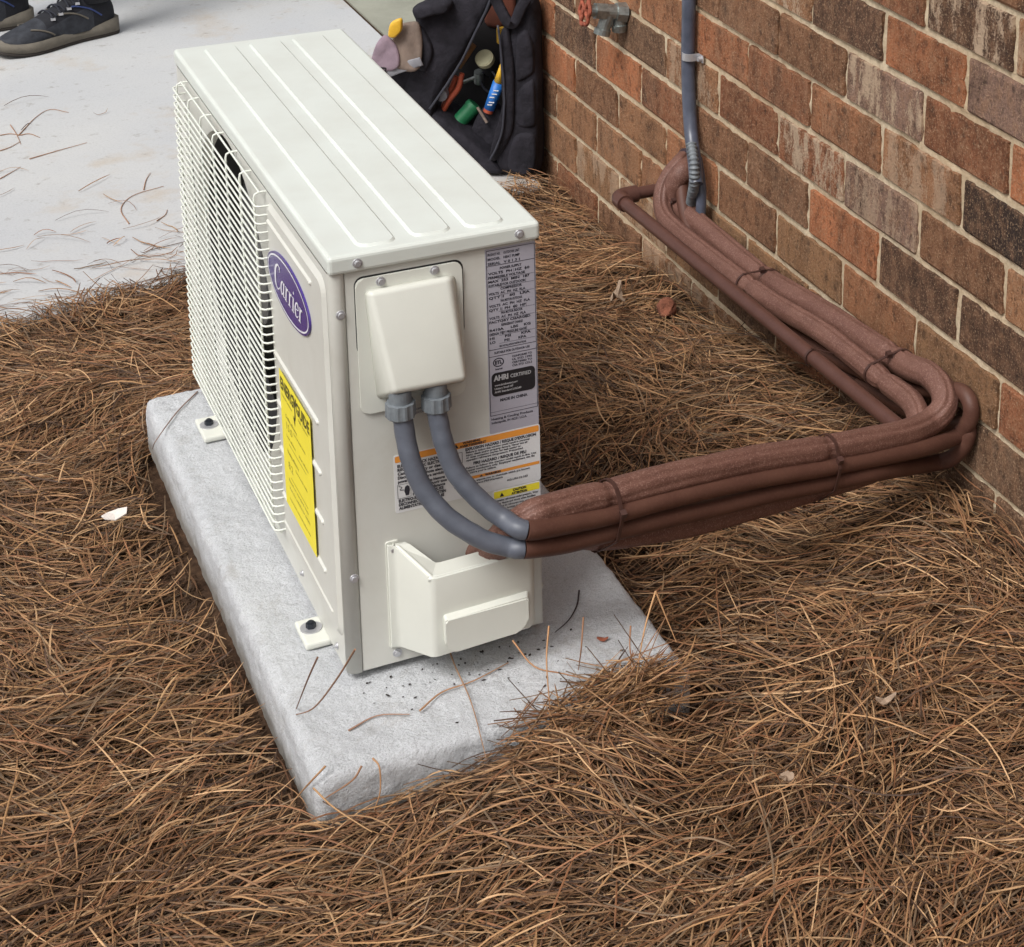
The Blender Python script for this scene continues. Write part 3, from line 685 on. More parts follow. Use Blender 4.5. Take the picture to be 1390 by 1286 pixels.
for o in [q for q in COL.objects if q.name.startswith('screw') and q.parent is None]: under(o, vc, VW)
bm = bmesh.new(); polyprism(bm, [(a, YB, b) for a, b in rrect(0.0460, 0.0300, 0.0605, 0.1590, 0.003)], Vector((0, -1, 0)), 0.0022); under(fin('flange', bm, 'plastic'), vc, VW)
bm = bmesh.new(); box(bm, (0.2105-0.012, YB-0.0012, 0.012), (0.2105+0.009, YB+0.001, 0.145), 0.0005, 1); fin('rear_strip', bm, 'paint', unit)

# mounting feet
for y0f, y1f, front_side in ((0.0790, 0.1310, True), (0.5960, 0.6560, True), (0.0790, 0.1310, False), (0.5960, 0.6560, False)):
    xa, xb2 = (-0.0265, 0.014) if front_side else (D-0.014, D+0.0265)
    bm = bmesh.new(); box(bm, (xa, y0f, 0.0015), (xb2, y1f, 0.0095), 0.0025, 2)
    ft = fin('mounting_foot', bm, 'plastic', unit)
    xc = xa+0.0135 if front_side else xb2-0.0135; yc = (y0f+y1f)/2+0.004
    bm = bmesh.new(); cyl(bm, (xc, yc, 0.0094), (xc, yc, 0.0110), 0.0120, 0.0120, 28); under(fin('washer', bm, 'zinc'), ft, (0, 0, 0))
    bm = bmesh.new(); cyl(bm, (xc, yc, 0.011), (xc, yc, 0.0165), 0.0058, 0.0056, 6); cyl(bm, (xc, yc, 0.0165), (xc, yc, 0.0185), 0.0034, 0.0030, 10)
    under(fin('bolt', bm, 'bolt'), ft, (0, 0, 0))

# oval badge on the front
EC_Y, EC_Z, EA, EB = 0.1585, 0.3940, 0.0905, 0.0335
def tilt(u, v): return (u, v)
PB = Print((-0.0041, EC_Y, EC_Z), (0, -1, 0), (0, 0, 1), (-1, 0, 0))
ell = [(EA*math.cos(t), EB*math.sin(t)) for t in [2*math.pi*i/64 for i in range(64)]]
badge = sticker('logo_badge', PB, ell, 'badge_blue', unit, 0.0, 0.0022)
PB.ring(0, 0, EA-0.0035, EB-0.0022, 0.0022, 64, 0.0025)
# hand drawn lettering: strokes with width, slanted
def stroke(P, pts, w, x0, y0, k, sl=0.18, h=0.0026, n=8, sx=1.0):
    pts = [Vector((a, b, 0)) for a, b in pts]
    C = catmull(pts, n) if len(pts) > 2 else pts
    ws = w if isinstance(w, (list, tuple)) else (w, w)
    V = []; F = []
    for i, p in enumerate(C):
        t = i/(len(C)-1); f = t*(len(ws)-1); a = int(min(f, len(ws)-2)); ww = ws[a]+(ws[a+1]-ws[a])*(f-a)
        d = (C[min(i+1, len(C)-1)]-C[max(i-1, 0)]).normalized(); nn = Vector((-d.y, d.x, 0))*ww/2
        for q in (p+nn, p-nn): V.append(((q.x+q.y*sl)*k*sx+x0, q.y*k+y0))
    for i in range(len(C)-1): F.append((2*i, 2*i+1, 2*i+3, 2*i+2))
    P.add(V, F, 0, 0, h)
def letters(P, x, y, k, SX=1.5):
    def g_C(x):
        stroke(P, [(0.62, 1.20), (0.50, 1.36), (0.32, 1.38), (0.10, 1.12), (0.04, 0.70), (0.12, 0.22), (0.34, 0.0), (0.56, 0.06), (0.70, 0.26)], [0.05, 0.07, 0.10, 0.17, 0.19, 0.17, 0.09, 0.07, 0.04], x, y, k, sx=SX)
        stroke(P, [(0.64, 1.42), (0.62, 1.10)], [0.07, 0.04], x, y, k, sx=SX); return 0.80
    def g_a(x):
        stroke(P, [(0.36, 0.62), (0.24, 0.82), (0.08, 0.62), (0.05, 0.28), (0.16, 0.03), (0.34, 0.22), (0.40, 0.45)], [0.06, 0.08, 0.13, 0.15, 0.11, 0.06, 0.05], x, y, k, h=0.0026, sx=SX)
        stroke(P, [(0.42, 0.84), (0.40, 0.40), (0.42, 0.06), (0.56, 0.06)], [0.12, 0.14, 0.11, 0.04], x, y, k, h=0.00266, sx=SX); return 0.60
    def g_r(x):
        stroke(P, [(0.12, 0.82), (0.12, 0.02)], 0.14, x, y, k, sx=SX); stroke(P, [(-0.02, 0.78), (0.12, 0.82)], 0.05, x, y, k, h=0.00266, sx=SX); stroke(P, [(-0.03, 0.02), (0.27, 0.02)], 0.05, x, y, k, h=0.00272, sx=SX)
        stroke(P, [(0.17, 0.52), (0.26, 0.76), (0.38, 0.80)], [0.05, 0.07, 0.15], x, y, k, h=0.00278, sx=SX); return 0.46
    def g_i(x):
        stroke(P, [(0.12, 0.82), (0.12, 0.02)], 0.14, x, y, k, sx=SX); stroke(P, [(-0.02, 0.78), (0.12, 0.82)], 0.05, x, y, k, h=0.00266, sx=SX); stroke(P, [(-0.03, 0.02), (0.27, 0.02)], 0.05, x, y, k, h=0.00272, sx=SX)
        P.poly([((0.13+0.085*math.cos(t)/SX*1.2+1.1*0.18)*k*SX+x, (1.1+0.085*math.sin(t))*k+y) for t in [i*math.pi/5 for i in range(10)]], 0.0026); return 0.34
    def g_e(x):
        stroke(P, [(0.08, 0.40), (0.42, 0.50), (0.34, 0.80), (0.16, 0.76), (0.05, 0.42), (0.14, 0.06), (0.32, 0.02), (0.46, 0.20)], [0.05, 0.06, 0.12, 0.10, 0.16, 0.13, 0.07, 0.04], x, y, k, sx=SX); return 0.54
    for g in (g_C, g_a, g_r, g_r, g_i, g_e, g_r): x += g(x)*k*SX
letters(PB, -0.0590, -0.0135, 0.0218)
o = PB.build('logo_lettering', 'badge_white', None); o.parent = badge; o.location = (0, 0, 0)

# yellow energy label
PE = Print((-0.0067, 0.2205, 0.1075), (0, -1, 0), (0, 0, 1), (-1, 0, 0))
el = sticker('energy_label', PE, [(0.0, 0.001), (0.131, 0.0), (0.133, 0.168), (0.0, 0.169)], 'yellow_print', unit)
PE.text('ENERG', 0.004, 0.1475, 0.020, 0.058, bold=0.0007, h=0.0005); PE.text('GUIDE', 0.072, 0.1475, 0.020, 0.057, bold=0.0007, h=0.0005)
stroke(PE, [(0.061, 0.163), (0.066, 0.155), (0.0665, 0.140), (0.062, 0.132)], 0.0045, 0, 0, 1, 0, 0.0005); stroke(PE, [(0.073, 0.164), (0.069, 0.154)], 0.0040, 0, 0, 1, 0, 0.00055)
PE.poly([(0.057, 0.137), (0.066, 0.134), (0.064, 0.126)], 0.0006)
o = PE.build('label_heading', 'olive_ink', None); under(o, el, (0, 0, 0))
PE2 = Print(PE.o, PE.r, PE.u, PE.n)
for t, x, y, s, w in (('Room Air Conditioner', 0.008, 0.139, 0.005, 0.045), ('Split System', 0.08, 0.141, 0.005, 0.04), ('Cooling efficiency', 0.02, 0.118, 0.006, 0.05), ('15.0', 0.022, 0.104, 0.013, 0.026),
                      ('Range of similar models', 0.055, 0.112, 0.004, 0.05), ('Least efficient', 0.02, 0.094, 0.004, 0.04), ('Most efficient', 0.075, 0.094, 0.004, 0.04), ('Heating efficiency', 0.02, 0.074, 0.006, 0.05), ('8.2', 0.022, 0.055, 0.013, 0.020),
                      ('Range of similar models', 0.055, 0.066, 0.004, 0.05), ('Based on standard tests', 0.02, 0.038, 0.005, 0.085), ('Visit the website for details', 0.02, 0.028, 0.005, 0.09), ('Important: removal before sale', 0.02, 0.014, 0.004, 0.09)):
    PE2.text(t, x, y, s, w, bold=0.00012, h=0.0005)
for y in (0.088, 0.046):
    PL_ = Print(PE.o, PE.r, PE.u, PE.n); PL_.line(0.03, y, 0.105, y, 0.0012, 0.0005); under(PL_.build('scale_bar', 'faint_olive', None), el, (0, 0, 0))
o = PE2.build('label_text', 'faint_olive', None); under(o, el, (0, 0, 0))

# rating plate: silver strip down the right of the side panel
def PYn(h=0.0): return Print((0, YB, 0), (1, 0, 0), (0, 0, 1), (0, -1, 0))
rp = sticker('rating_plate', PYn(), rrect(0.1655, 0.2579, 0.2213, 0.4722, 0.0012, 2), 'silver_sticker', unit)
p = PYn(); e = 0.0005; x0, x1 = 0.1668, 0.2202
p.line(x0, 0.4700, x1, 0.4700, 0.0006, e); p.line(x0, 0.2790, x1, 0.2790, 0.0006, e); p.line(x0, 0.2790, x0, 0.4700, 0.0006, e+.0001); p.line(x1, 0.2790, x1, 0.4700, 0.0006, e+.0001)
for z in (0.4525, 0.3560, 0.3480): p.line(x0, z, x1, z, 0.0006, e)
z = 0.4655
for a, b in (('PRODUCT NO.', 'OUTDOOR UNIT'), ('MODEL', 'HEAT PUMP'), ('SERIAL', 'V 0 1 3 1')):
    p.text(a, x0+0.0015, z-0.0015, 0.0040, 0.014, 0.00012, h=e); p.text(b, x0+0.019, z-0.0015, 0.0040, 0.018, 0.00012, h=e); z -= 0.0052
secs = ['POWER SUPPLY', 'VOLTS  PH  HZ  60', 'PERMISSIBLE VOLTAGE', 'MAX  253  MIN  187', 'SUITABLE FOR OUTDOOR', 'COMPRESSOR', 'VOLTS  AC  PH  HZ  RLA', 'QTY 1   60   LRA', 'FAN MOTOR OUTDOOR', 'VOLTS  AC  PH  HZ  FLA', 'QTY 1  PH  60  HP', 'FAN MOTOR INDOOR', 'VOLTS  AC  PH  HZ  FLA', 'FACTORY CHARGED', 'REFRIGERANT CHARGE', 'R410A     LBS    KG', 'DESIGN TEST PRESSURE GAGE', 'HI       PSI       KPA', 'LO       PSI       KPA']
z = 0.4490
for i, t in enumerate(secs):
    head_ = t in ('POWER SUPPLY', 'COMPRESSOR', 'FAN MOTOR OUTDOOR', 'FAN MOTOR INDOOR', 'REFRIGERANT CHARGE')
    w = 0.024 if head_ else (0.046 if i % 2 else 0.041); xx = (x0+x1-w)/2 if head_ else x0+0.0015
    p.text(t, xx, z-0.0020, 0.0040, w, 0.00014, h=e)
    if i % 2 == 0 and not head_: p.line(x0+0.012, z-0.0032, x1-0.001, z-0.0032, 0.0003, e)
    if i % 3 == 1:
        for xq in (x0+0.016, x0+0.030, x0+0.043): p.line(xq, z-0.003, xq, z+0.0015, 0.0003, e)
    z -= 0.00465
p.text('SEE INSTALLATION INSTRUCTIONS', x0+0.012, 0.3578, 0.0030, 0.030, 0.0001, h=e)
p.text('SUITABLE FOR OUTDOOR USE', x0+0.006, 0.3508, 0.0034, 0.040, 0.00012, h=e)
p.ring(0.1772, 0.3405, 0.0062, 0.0052, 0.0011, 28, e); p.text('ETL', 0.1732, 0.3386, 0.0056, 0.008, 0.0003, h=e)
p.text('Intertek', 0.1735, 0.3318, 0.0030, 0.0085, 0.0001, h=e)
for i, t in enumerate(('CONFORMS TO', 'UL STD 1995', 'CERTIFIED TO', 'CSA STD C22.2')): p.text(t, 0.1925, 0.3430-0.0036*i, 0.0032, 0.0225, 0.0001, h=e)
p.text('MADE IN CHINA', 0.1780, 0.2942, 0.0044, 0.031, 0.0002, h=e)
for i, (t, w) in enumerate((('Heating & Cooling Products', 0.047), ('Indianapolis, IN 46231 U.S.A.', 0.040))): p.text(t, x0+0.001, 0.2735-0.0044*i, 0.0038, w, 0.0001, h=e)
p.line(x0, 0.2830, x1, 0.2830, 0.0003, e)
o = p.build('plate_print', 'ink', None); under(o, rp, (0, 0, 0))
bk = sticker('certified_badge', PYn(), rrect(0.1690, 0.3010, 0.2180, 0.3285, 0.0050, 4), 'label_black', None, 0.0004, 0.0003); under(bk, rp, (0, 0, 0))
p = PYn(); p.text('AHRI', 0.1712, 0.3195, 0.0085, 0.0165, 0.0004, h=0.0009); p.text('CERTIFIED', 0.1900, 0.3198, 0.0058, 0.0235, 0.0001, h=0.0009)
for i, (t, w) in enumerate((('www.ahridirectory.org', 0.026), ('Unitary Small HP', 0.021), ('AHRI Standard 210/240', 0.030))): p.text(t, 0.1720, 0.3130-0.0040*i, 0.0032, w, 0.0001, h=0.0009)
o = p.build('badge_print', 'pale_ink', None); under(o, rp, (0, 0, 0))

# warning label
wl = sticker('warning_label', PYn(), rrect(0.0588, 0.1895, 0.2222, 0.2575, 0.0025, 3), 'white_sticker', unit)
p = PYn(); p.poly(rrect(0.0602, 0.2488, 0.2210, 0.2562, 0.0015, 2), 0.0005); p.rect(0.1205, 0.2095, 0.2210, 0.2130, 0.0005)
o = p.build('orange_band', 'orange_print', None); under(o, wl, (0, 0, 0))
p = PYn(); e = 0.0007
p.text('WARNING', 0.1345, 0.2533, 0.0036, 0.020, 0.0002, h=e); p.text('AVERTISSEMENT', 0.1310, 0.2497, 0.0036, 0.030, 0.0002, h=e)
p.poly([(0.1245, 0.2500), (0.1300, 0.2500), (0.12725, 0.2550)], e)
for i, (t, w) in enumerate((('ELECTRIC SHOCK HAZARD', 0.050), ('RISQUE DE CHOC ELECTRIQUE', 0.055), ('Can cause injury or death:', 0.052), ('Disconnect all remote electric', 0.054), ('power supplies before servicing.', 0.053))):
    p.text(t, 0.0625, 0.2430-0.0046*i, 0.0048, w, 0.0002, h=e)
for i, (t, w) in enumerate((('Peut causer des blessures', 0.036), ('ou la mort: Ouvrir tous', 0.038), ('les circuits a distance', 0.036), ('POWER SUPPLIES', 0.034))): p.text(t, 0.0780, 0.2190-0.0042*i, 0.0046, w, 0.0002, h=e)
for i, (t, w) in enumerate((('ELECTRIQUES AVANT ENTRETIEN', 0.052), ('DECONNECTER TOUTES LES', 0.050), ('ALIMENTATIONS AVANT', 0.046))): p.text(t, 0.0625, 0.2020-0.0044*i, 0.0046, w, 0.00025, h=e)
p.line(0.0618, 0.2065, 0.0762, 0.2065, 0.0004, e); p.line(0.0618, 0.2225, 0.0762, 0.2225, 0.0004, e); p.line(0.0618, 0.2065, 0.0618, 0.2225, 0.0004, e); p.line(0.0762, 0.2065, 0.0762, 0.2225, 0.0004, e)
p.poly([(0.0705, 0.2085), (0.0740, 0.2085), (0.0750, 0.2140), (0.0748, 0.2185), (0.0725, 0.2205), (0.0700, 0.2190), (0.0690, 0.2140)], e); stroke(p, [(0.063, 0.221), (0.0665, 0.219), (0.0645, 0.2165), (0.069, 0.2155)], 0.0008, 0, 0, 1, 0, e)
o = p.build('shock_text', 'ink', None); under(o, wl, (0, 0, 0)); p = PYn()
p.text("EXPLOSION HAZARD / RISQUE D'EXPLOSION", 0.1375, 0.2446, 0.0046, 0.080, 0.0002, h=e)
for i, (t, w) in enumerate((('Failure to follow this warning could result in personal', 0.072), ('injury, death and/or property damage. Never use air', 0.070), ('or gases containing oxygen for leak testing or', 0.062), ('operating refrigerant compressors. Pressurized', 0.064))): p.text(t, 0.1380, 0.2414-0.0031*i, 0.0030, w, 0.0001, h=e)
p.text('FIRE HAZARD / RISQUE DE FEU', 0.1460, 0.2265, 0.0046, 0.060, 0.0002, h=e)
for i, (t, w) in enumerate((('Failure to follow this warning could result in fire. Use', 0.080), ('copper conductors only. Employer seulement des fils', 0.078), ('de cuivre pour le cablage.', 0.034))): p.text(t, 0.1375, 0.2230-0.0031*i, 0.0030, w, 0.0001, h=e)
for yy in (0.2315, 0.2160): p.rect(0.1225, yy, 0.1340, yy+0.0005, e); p.rect(0.1225, yy+0.0125, 0.1340, yy+0.0130, e); p.rect(0.1225, yy+0.0005, 0.1230, yy+0.0125, e); p.rect(0.1335, yy+0.0005, 0.1340, yy+0.0125, e)
p.poly([(0.1255, 0.2360), (0.1270, 0.2395), (0.1285, 0.2370), (0.1300, 0.2405), (0.1312, 0.2370), (0.1305, 0.2345), (0.1285, 0.2355), (0.1270, 0.2340)], e)
p.poly([(0.1250, 0.2175), (0.1310, 0.2170), (0.1325, 0.2205), (0.1300, 0.2235), (0.1290, 0.2270), (0.1270, 0.2235), (0.1248, 0.2210)], e)
p.poly([(0.1520, 0.2101), (0.1565, 0.2101), (0.15425, 0.2126)], e); p.text('WARNING', 0.1585, 0.2101, 0.0034, 0.018, 0.0002, h=e)
for i, (t, w) in enumerate((('This product can expose you to chemicals which are known', 0.086), ('to cause harm. www.P65Warnings', 0.055), ('AG-UN-12-103', 0.024))): p.text(t, 0.1235 if i < 2 else 0.183, 0.2062-0.0034*i - (0.002 if i == 2 else 0), 0.0031, w, 0.0001, h=e)
o = p.build('label_text', 'ink', None); under(o, wl, (0, 0, 0))
# caution label
cl = sticker('caution_label', PYn(), rrect(0.1668, 0.1500, 0.2215, 0.1882, 0.0020, 3), 'white_sticker', unit)
p = PYn(); p.poly(rrect(0.1680, 0.1790, 0.2205, 0.1872, 0.0012, 2), 0.0005); o = p.build('yellow_band', 'yellow_print', None); under(o, cl, (0, 0, 0))
p = PYn(); p.text('CAUTION', 0.1895, 0.1838, 0.0038, 0.0155, 0.00025, h=e); p.text('ATTENTION', 0.1880, 0.1797, 0.0038, 0.018, 0.00025, h=e); p.poly([(0.1745, 0.1803), (0.1795, 0.1803), (0.1770, 0.1850)], e)
for i, (t, w) in enumerate((('Contains refrigerant under pressure. Wear', 0.050), ('safety glasses and gloves when handling.', 0.047), ('Contient du refrigerant sous pression.', 0.044), ('Porter des lunettes de protection', 0.040), ('Before servicing recover refrigerant', 0.046), ('with approved equipment only.', 0.036))): p.text(t, 0.1690, 0.1752-0.0036*i, 0.0033, w, 0.0001, h=e)
o = p.build('label_text', 'ink', None); under(o, cl, (0, 0, 0))
# small stamp behind the conduits
p = PYn(); p.text('USE COPPER', 0.0780, 0.3050, 0.0034, 0.016, 0.0001, h=0.0003); p.text('CONDUCTORS', 0.0780, 0.3010, 0.0034, 0.017, 0.0001, h=0.0003); p.build('stamp', 'grey_ink', unit)

# ------------------------------------------------------------ conduits
def conduit(name, pts, label, split, cx, cy, cz):
    t = empty(name, (cx, cy, cz)); tag(t, label, 'conduit', 'flexible conduits from the electrical cover')
    P = catmull(pts, 10)
    k = [(P[i]-P[i-1]).length for i in range(1, len(P))]; tot = sum(k)
    ds = [(p-Vector(split)).length for p in P]; si = ds.index(min(ds))
    ph = rnd.uniform(0, 6)
    rf = lambda q, a: 0.0105+0.00015*math.sin(q*60+ph)+0.0001*math.sin(a*3+q*30)
    bm = bmesh.new(); sweep(bm, P[:si+1], rf, 22); o = fin('grey_hose', bm, 'greypvc', t)
    bm = bmesh.new(); sweep(bm, P[si:], lambda q, a: rf(q, a)+0.0001, 22); o = fin('brown_painted_hose', bm, 'brown', t)
    # connector: body, ridged nut
    p0 = Vector((cx, cy, cz)); d = (P[3]-P[0]).normalized()
    bm = bmesh.new(); cyl(bm, p0+Vector((0, 0, 0.022)), p0+Vector((0, 0, 0.007)), 0.0118, 0.0118, 24); fin('connector_body', bm, 'conn', t)
    bm = bmesh.new(); seg = 40; rings = []
    for z, r in ((0.0085, 0.0125), (0.008, 0.0148), (-0.0070, 0.0152), (-0.0085, 0.0142), (-0.0095, 0.0122)):
        rings.append([bm.verts.new(p0+Vector(((r+(0.0007 if (j//2) % 2 else -0.0004)*(1 if r > 0.0145 else 0))*math.cos(2*math.pi*j/seg), (r+(0.0007 if (j//2) % 2 else -0.0004)*(1 if r > 0.0145 else 0))*math.sin(2*math.pi*j/seg), z))) for j in range(seg)])
    for a, b in zip(rings, rings[1:]):
        for j in range(seg): bm.faces.new((a[j], a[(j+1) % seg], b[(j+1) % seg], b[j]))
    bm.faces.new(rings[0]); bm.faces.new(rings[-1][::-1]); fin('connector_nut', bm, 'conn', t)
    return P
PA = [(0.0624, -0.0220, 0.3235), (0.0640, -0.0260, 0.2963), (0.0668, -0.0340, 0.2690), (0.0767, -0.0440, 0.2375), (0.0952, -0.0600, 0.2102), (0.1254, -0.0750, 0.1853), (0.1529, -0.0830, 0.1719), (0.1692, -0.0918, 0.1706), (0.2207, -0.0777, 0.1552), (0.2780, -0.0602, 0.1439), (0.3481, -0.0424, 0.1323), (0.4311, -0.0213, 0.1165), (0.5073, -0.0020, 0.1032), (0.5895, 0.0189, 0.0854), (0.6834, 0.0428, 0.0659), (0.7900, 0.1071, 0.0176), (0.8180, 0.0987, 0.0234), (0.8290, 0.0843, 0.0511), (0.8310, 0.0890, 0.0714),
      (0.829, 0.150, 0.047), (0.815, 0.22, 0.040), (0.800, 0.40, 0.030), (0.805, 0.60, 0.020), (0.812, 0.80, 0.015), (0.820, 0.90, 0.05), (0.828, 0.945, 0.10), (0.846, 0.965, 0.115)]
PBc = [(0.0978, -0.0220, 0.3221), (0.1006, -0.0260, 0.3004), (0.1031, -0.0330, 0.2785), (0.1124, -0.0430, 0.2469), (0.1322, -0.0580, 0.2186), (0.1512, -0.0740, 0.2014), (0.1682, -0.0961, 0.1949), (0.2194, -0.0821, 0.1808), (0.2764, -0.0646, 0.1673), (0.3462, -0.0469, 0.1581), (0.4287, -0.0259, 0.1440), (0.5045, -0.0067, 0.1284), (0.5864, 0.0141, 0.1092), (0.7034, 0.0439, 0.0847), (0.7608, 0.0624, 0.0719), (0.8180, 0.0904, 0.0591), (0.8290, 0.0779, 0.0845), (0.8300, 0.0794, 0.1075), (0.8300, 0.1045, 0.1134),
       (0.829, 0.170, 0.085), (0.812, 0.25, 0.062), (0.792, 0.37, 0.0515), (0.782, 0.55, 0.035), (0.790, 0.78, 0.025), (0.802, 0.88, 0.06), (0.818, 0.935, 0.105), (0.846, 0.955, 0.118)]
conduit('front_conduit', PA, 'front grey conduit leaving the left connector, lower of the two at the bend', (0.1666, -0.0925, 0.1717), *(0.0618, -0.0205, 0.3235))
conduit('rear_conduit', PBc, 'grey conduit from the right connector, passing above the other conduit', (0.1673, -0.0963, 0.1952), *(0.1000, -0.0205, 0.3235))

# ------------------------------------------------------------ insulated lines
def foam_rf(r, seam, seed, cuts=()):
    def f(t, a):
        d = (a-seam+math.pi) % (2*math.pi)-math.pi
        g = -0.0016*math.exp(-(d/0.10)**2)+0.0010*math.exp(-((abs(d)-0.26)/0.14)**2)
        g2 = -0.0007*math.exp(-((d-0.75)/0.08)**2)
        n = 0.0009*noise.noise((math.cos(a)*1.6+seed, math.sin(a)*1.6, t*22+seed))+0.0004*noise.noise((math.cos(a)*5+seed, math.sin(a)*5, t*90))
        n += 0.0007*noise.noise((math.cos(a)*7+seed, math.sin(a)*7, t*9))
        c = sum(-0.0030*math.exp(-((t-q)/0.0045)**2) for q in cuts)
        return r+g+g2+n+c
    return f
def foam_line(name, pts, r, label, seam, seed, ties=(), fine=5):
    P = catmull(pts, 12)
    Q = []
    for i in range(len(P)-1): 
        n = 2
        for j in range(n): Q.append(P[i].lerp(P[i+1], j/n))
    Q.append(P[-1])
    L_ = [0]
    for i in range(1, len(Q)): L_.append(L_[-1]+(Q[i]-Q[i-1]).length)
    cuts = []
    for t in ties:
        t = Vector(t); i = min(range(len(Q)), key=lambda k: (Q[k]-t).length); cuts.append(L_[i]/L_[-1])
    bm = bmesh.new(); sweep(bm, Q, foam_rf(r, seam, seed, cuts), 48, up=Vector((0, 0, 1)))
    o = fin(name, bm, 'foam'); at = o.data.attributes.new('flow', 'FLOAT_VECTOR', 'POINT')
    for k in range(len(Q)*48):
        a = 2*math.pi*(k % 48)/48; at.data[k].vector = (math.cos(a), math.sin(a), L_[k//48]*9); tag(o, label, 'insulated pipe', 'brown insulated refrigerant lines'); return Q
T1 = [(0.150, 0.000, 0.118), (0.156, -0.030, 0.142), (0.165, -0.052, 0.170), (0.1828, -0.0744, 0.1959), (0.2039, -0.0690, 0.1947), (0.2420, -0.0573, 0.1885), (0.2840, -0.0467, 0.1811), (0.3533, -0.0311, 0.1738), (0.4098, -0.0167, 0.1636), (0.4903, 0.0037, 0.1486), (0.5797, 0.0264, 0.1273), (0.6642, 0.0479, 0.1093), (0.7221, 0.0656, 0.0959), (0.7720, 0.0891, 0.0873), (0.8000, 0.0962, 0.0981), (0.8120, 0.1165, 0.1109), (0.8150, 0.1546, 0.1158), (0.8150, 0.1990, 0.1064), (0.8150, 0.2488, 0.1002), (0.8150, 0.4395, 0.0833), (0.8150, 0.6399, 0.0618), (0.8150, 0.7923, 0.0608), (0.8130, 0.8846, 0.0641), (0.8100, 0.9325, 0.0649), (0.8030, 0.9432, 0.0828), (0.8080, 0.9396, 0.1064), (0.8220, 0.9386, 0.1249), (0.8480, 0.9721, 0.1219)]
T2 = [(0.170, 0.000, 0.100), (0.176, -0.020, 0.128), (0.195, -0.032, 0.146), (0.232, -0.040, 0.1430), (0.2867, -0.0280, 0.1187), (0.3611, -0.0131, 0.1021), (0.4186, 0.0015, 0.0887), (0.5229, 0.0280, 0.0739), (0.5911, 0.0453, 0.0645), (0.6766, 0.0671, 0.0553), (0.7350, 0.0906, 0.0560), (0.7570, 0.0905, 0.0756), (0.7680, 0.1025, 0.0900), (0.7750, 0.1349, 0.0971), (0.7750, 0.2010, 0.0950), (0.7750, 0.3616, 0.0922), (0.7750, 0.4762, 0.0783), (0.7750, 0.5921, 0.0687), (0.7750, 0.7348, 0.0621), (0.7750, 0.8442, 0.0583), (0.7760, 0.9036, 0.0611), (0.7820, 0.9345, 0.0716), (0.7920, 0.9509, 0.0935), (0.8080, 0.9571, 0.1143), (0.8260, 0.9589, 0.1300), (0.8500, 0.9881, 0.1264)]
foam_line('insulated_pipe', T1, 0.0172, 'thick foam covered brown pipe on top of the bundle, nearest the wall', 1.45, 3.1, [(0.2772, -0.0484, 0.1837), (0.5890, 0.0288, 0.1248), (0.8150, 0.6399, 0.0618), (0.8150, 0.2488, 0.1002), (0.8060, 0.9382, 0.0712)])
foam_line('insulated_pipe', T2, 0.0150, 'thinner foam covered brown pipe between the wall pipe and straight drain pipe', 1.2, 8.3, [(0.7750, 0.5921, 0.0687), (0.7750, 0.2010, 0.0950)])

# straight drain pipe with elbow
dr = empty('drain_pipe', (0.73, 1.0, 0.07)); tag(dr, 'straight brown painted drain pipe with elbow into the brick wall', 'pipe')
e1 = Vector((0.7300, 0.9986, 0.0727)); e2 = Vector((0.7300, 0.0843, 0.0932)); e3 = Vector((0.85, 1.000, 0.074))
dd = (e2-e1).normalized(); dw = (e3-e1).normalized()
bm = bmesh.new(); sweep(bm, [e1+dd*0.02, e1+(e2-e1)*0.5, e2, e2+dd*0.008], lambda t, a: 0.0105, 22); fin('straight_pipe', bm, 'drain', dr)
bm = bmesh.new(); sweep(bm, [e1+dw*0.02, e3], lambda t, a: 0.0103, 20); fin('wall_stub', bm, 'drain', dr)
bm = bmesh.new(); el_ = [e1+dd*0.034]+[e1+dd*0.016*(1-s)**2+dw*0.016*s**2 for s in (0, .2, .4, .6, .8, 1)]+[e1+dw*0.034]
sweep(bm, [Vector(v) for v in el_], lambda t, a: 0.0142, 24); fin('elbow', bm, 'drain', dr)

# cable ties
def tie(path_pts, label, head_at):
    bm = bmesh.new(); P = catmull(path_pts+[path_pts[0]], 8); ring = P
    n = len(P)
    cen = sum(P, Vector())/n
    fr = Vector((P[n//4]-P[0])).cross(P[n//2]-P[0]).normalized()
    A = []; 
    for i, p in enumerate(P[:-1]):
        o_ = (p-cen).normalized()
        A.append([bm.verts.new(p+fr*0.0022), bm.verts.new(p+o_*0.0012+fr*0.0022), bm.verts.new(p+o_*0.0012-fr*0.0022), bm.verts.new(p-fr*0.0022)])
    k = len(A)
    for i in range(k):
        a, b = A[i], A[(i+1) % k]
        for j in range(4): bm.faces.new((a[j], a[(j+1) % 4], b[(j+1) % 4], b[j]))
    h = min(P, key=lambda p: (p-Vector(head_at)).length); h = h+(h-cen).normalized()*0.002; bmesh.ops.create_cube(bm, size=0.007, matrix=Matrix.Translation(h) @ Matrix.Rotation(0.4, 4, 'X'))
    o = fin('cable_tie', bm, 'tie'); tag(o, label, 'cable tie', 'cable ties round the pipes'); return o
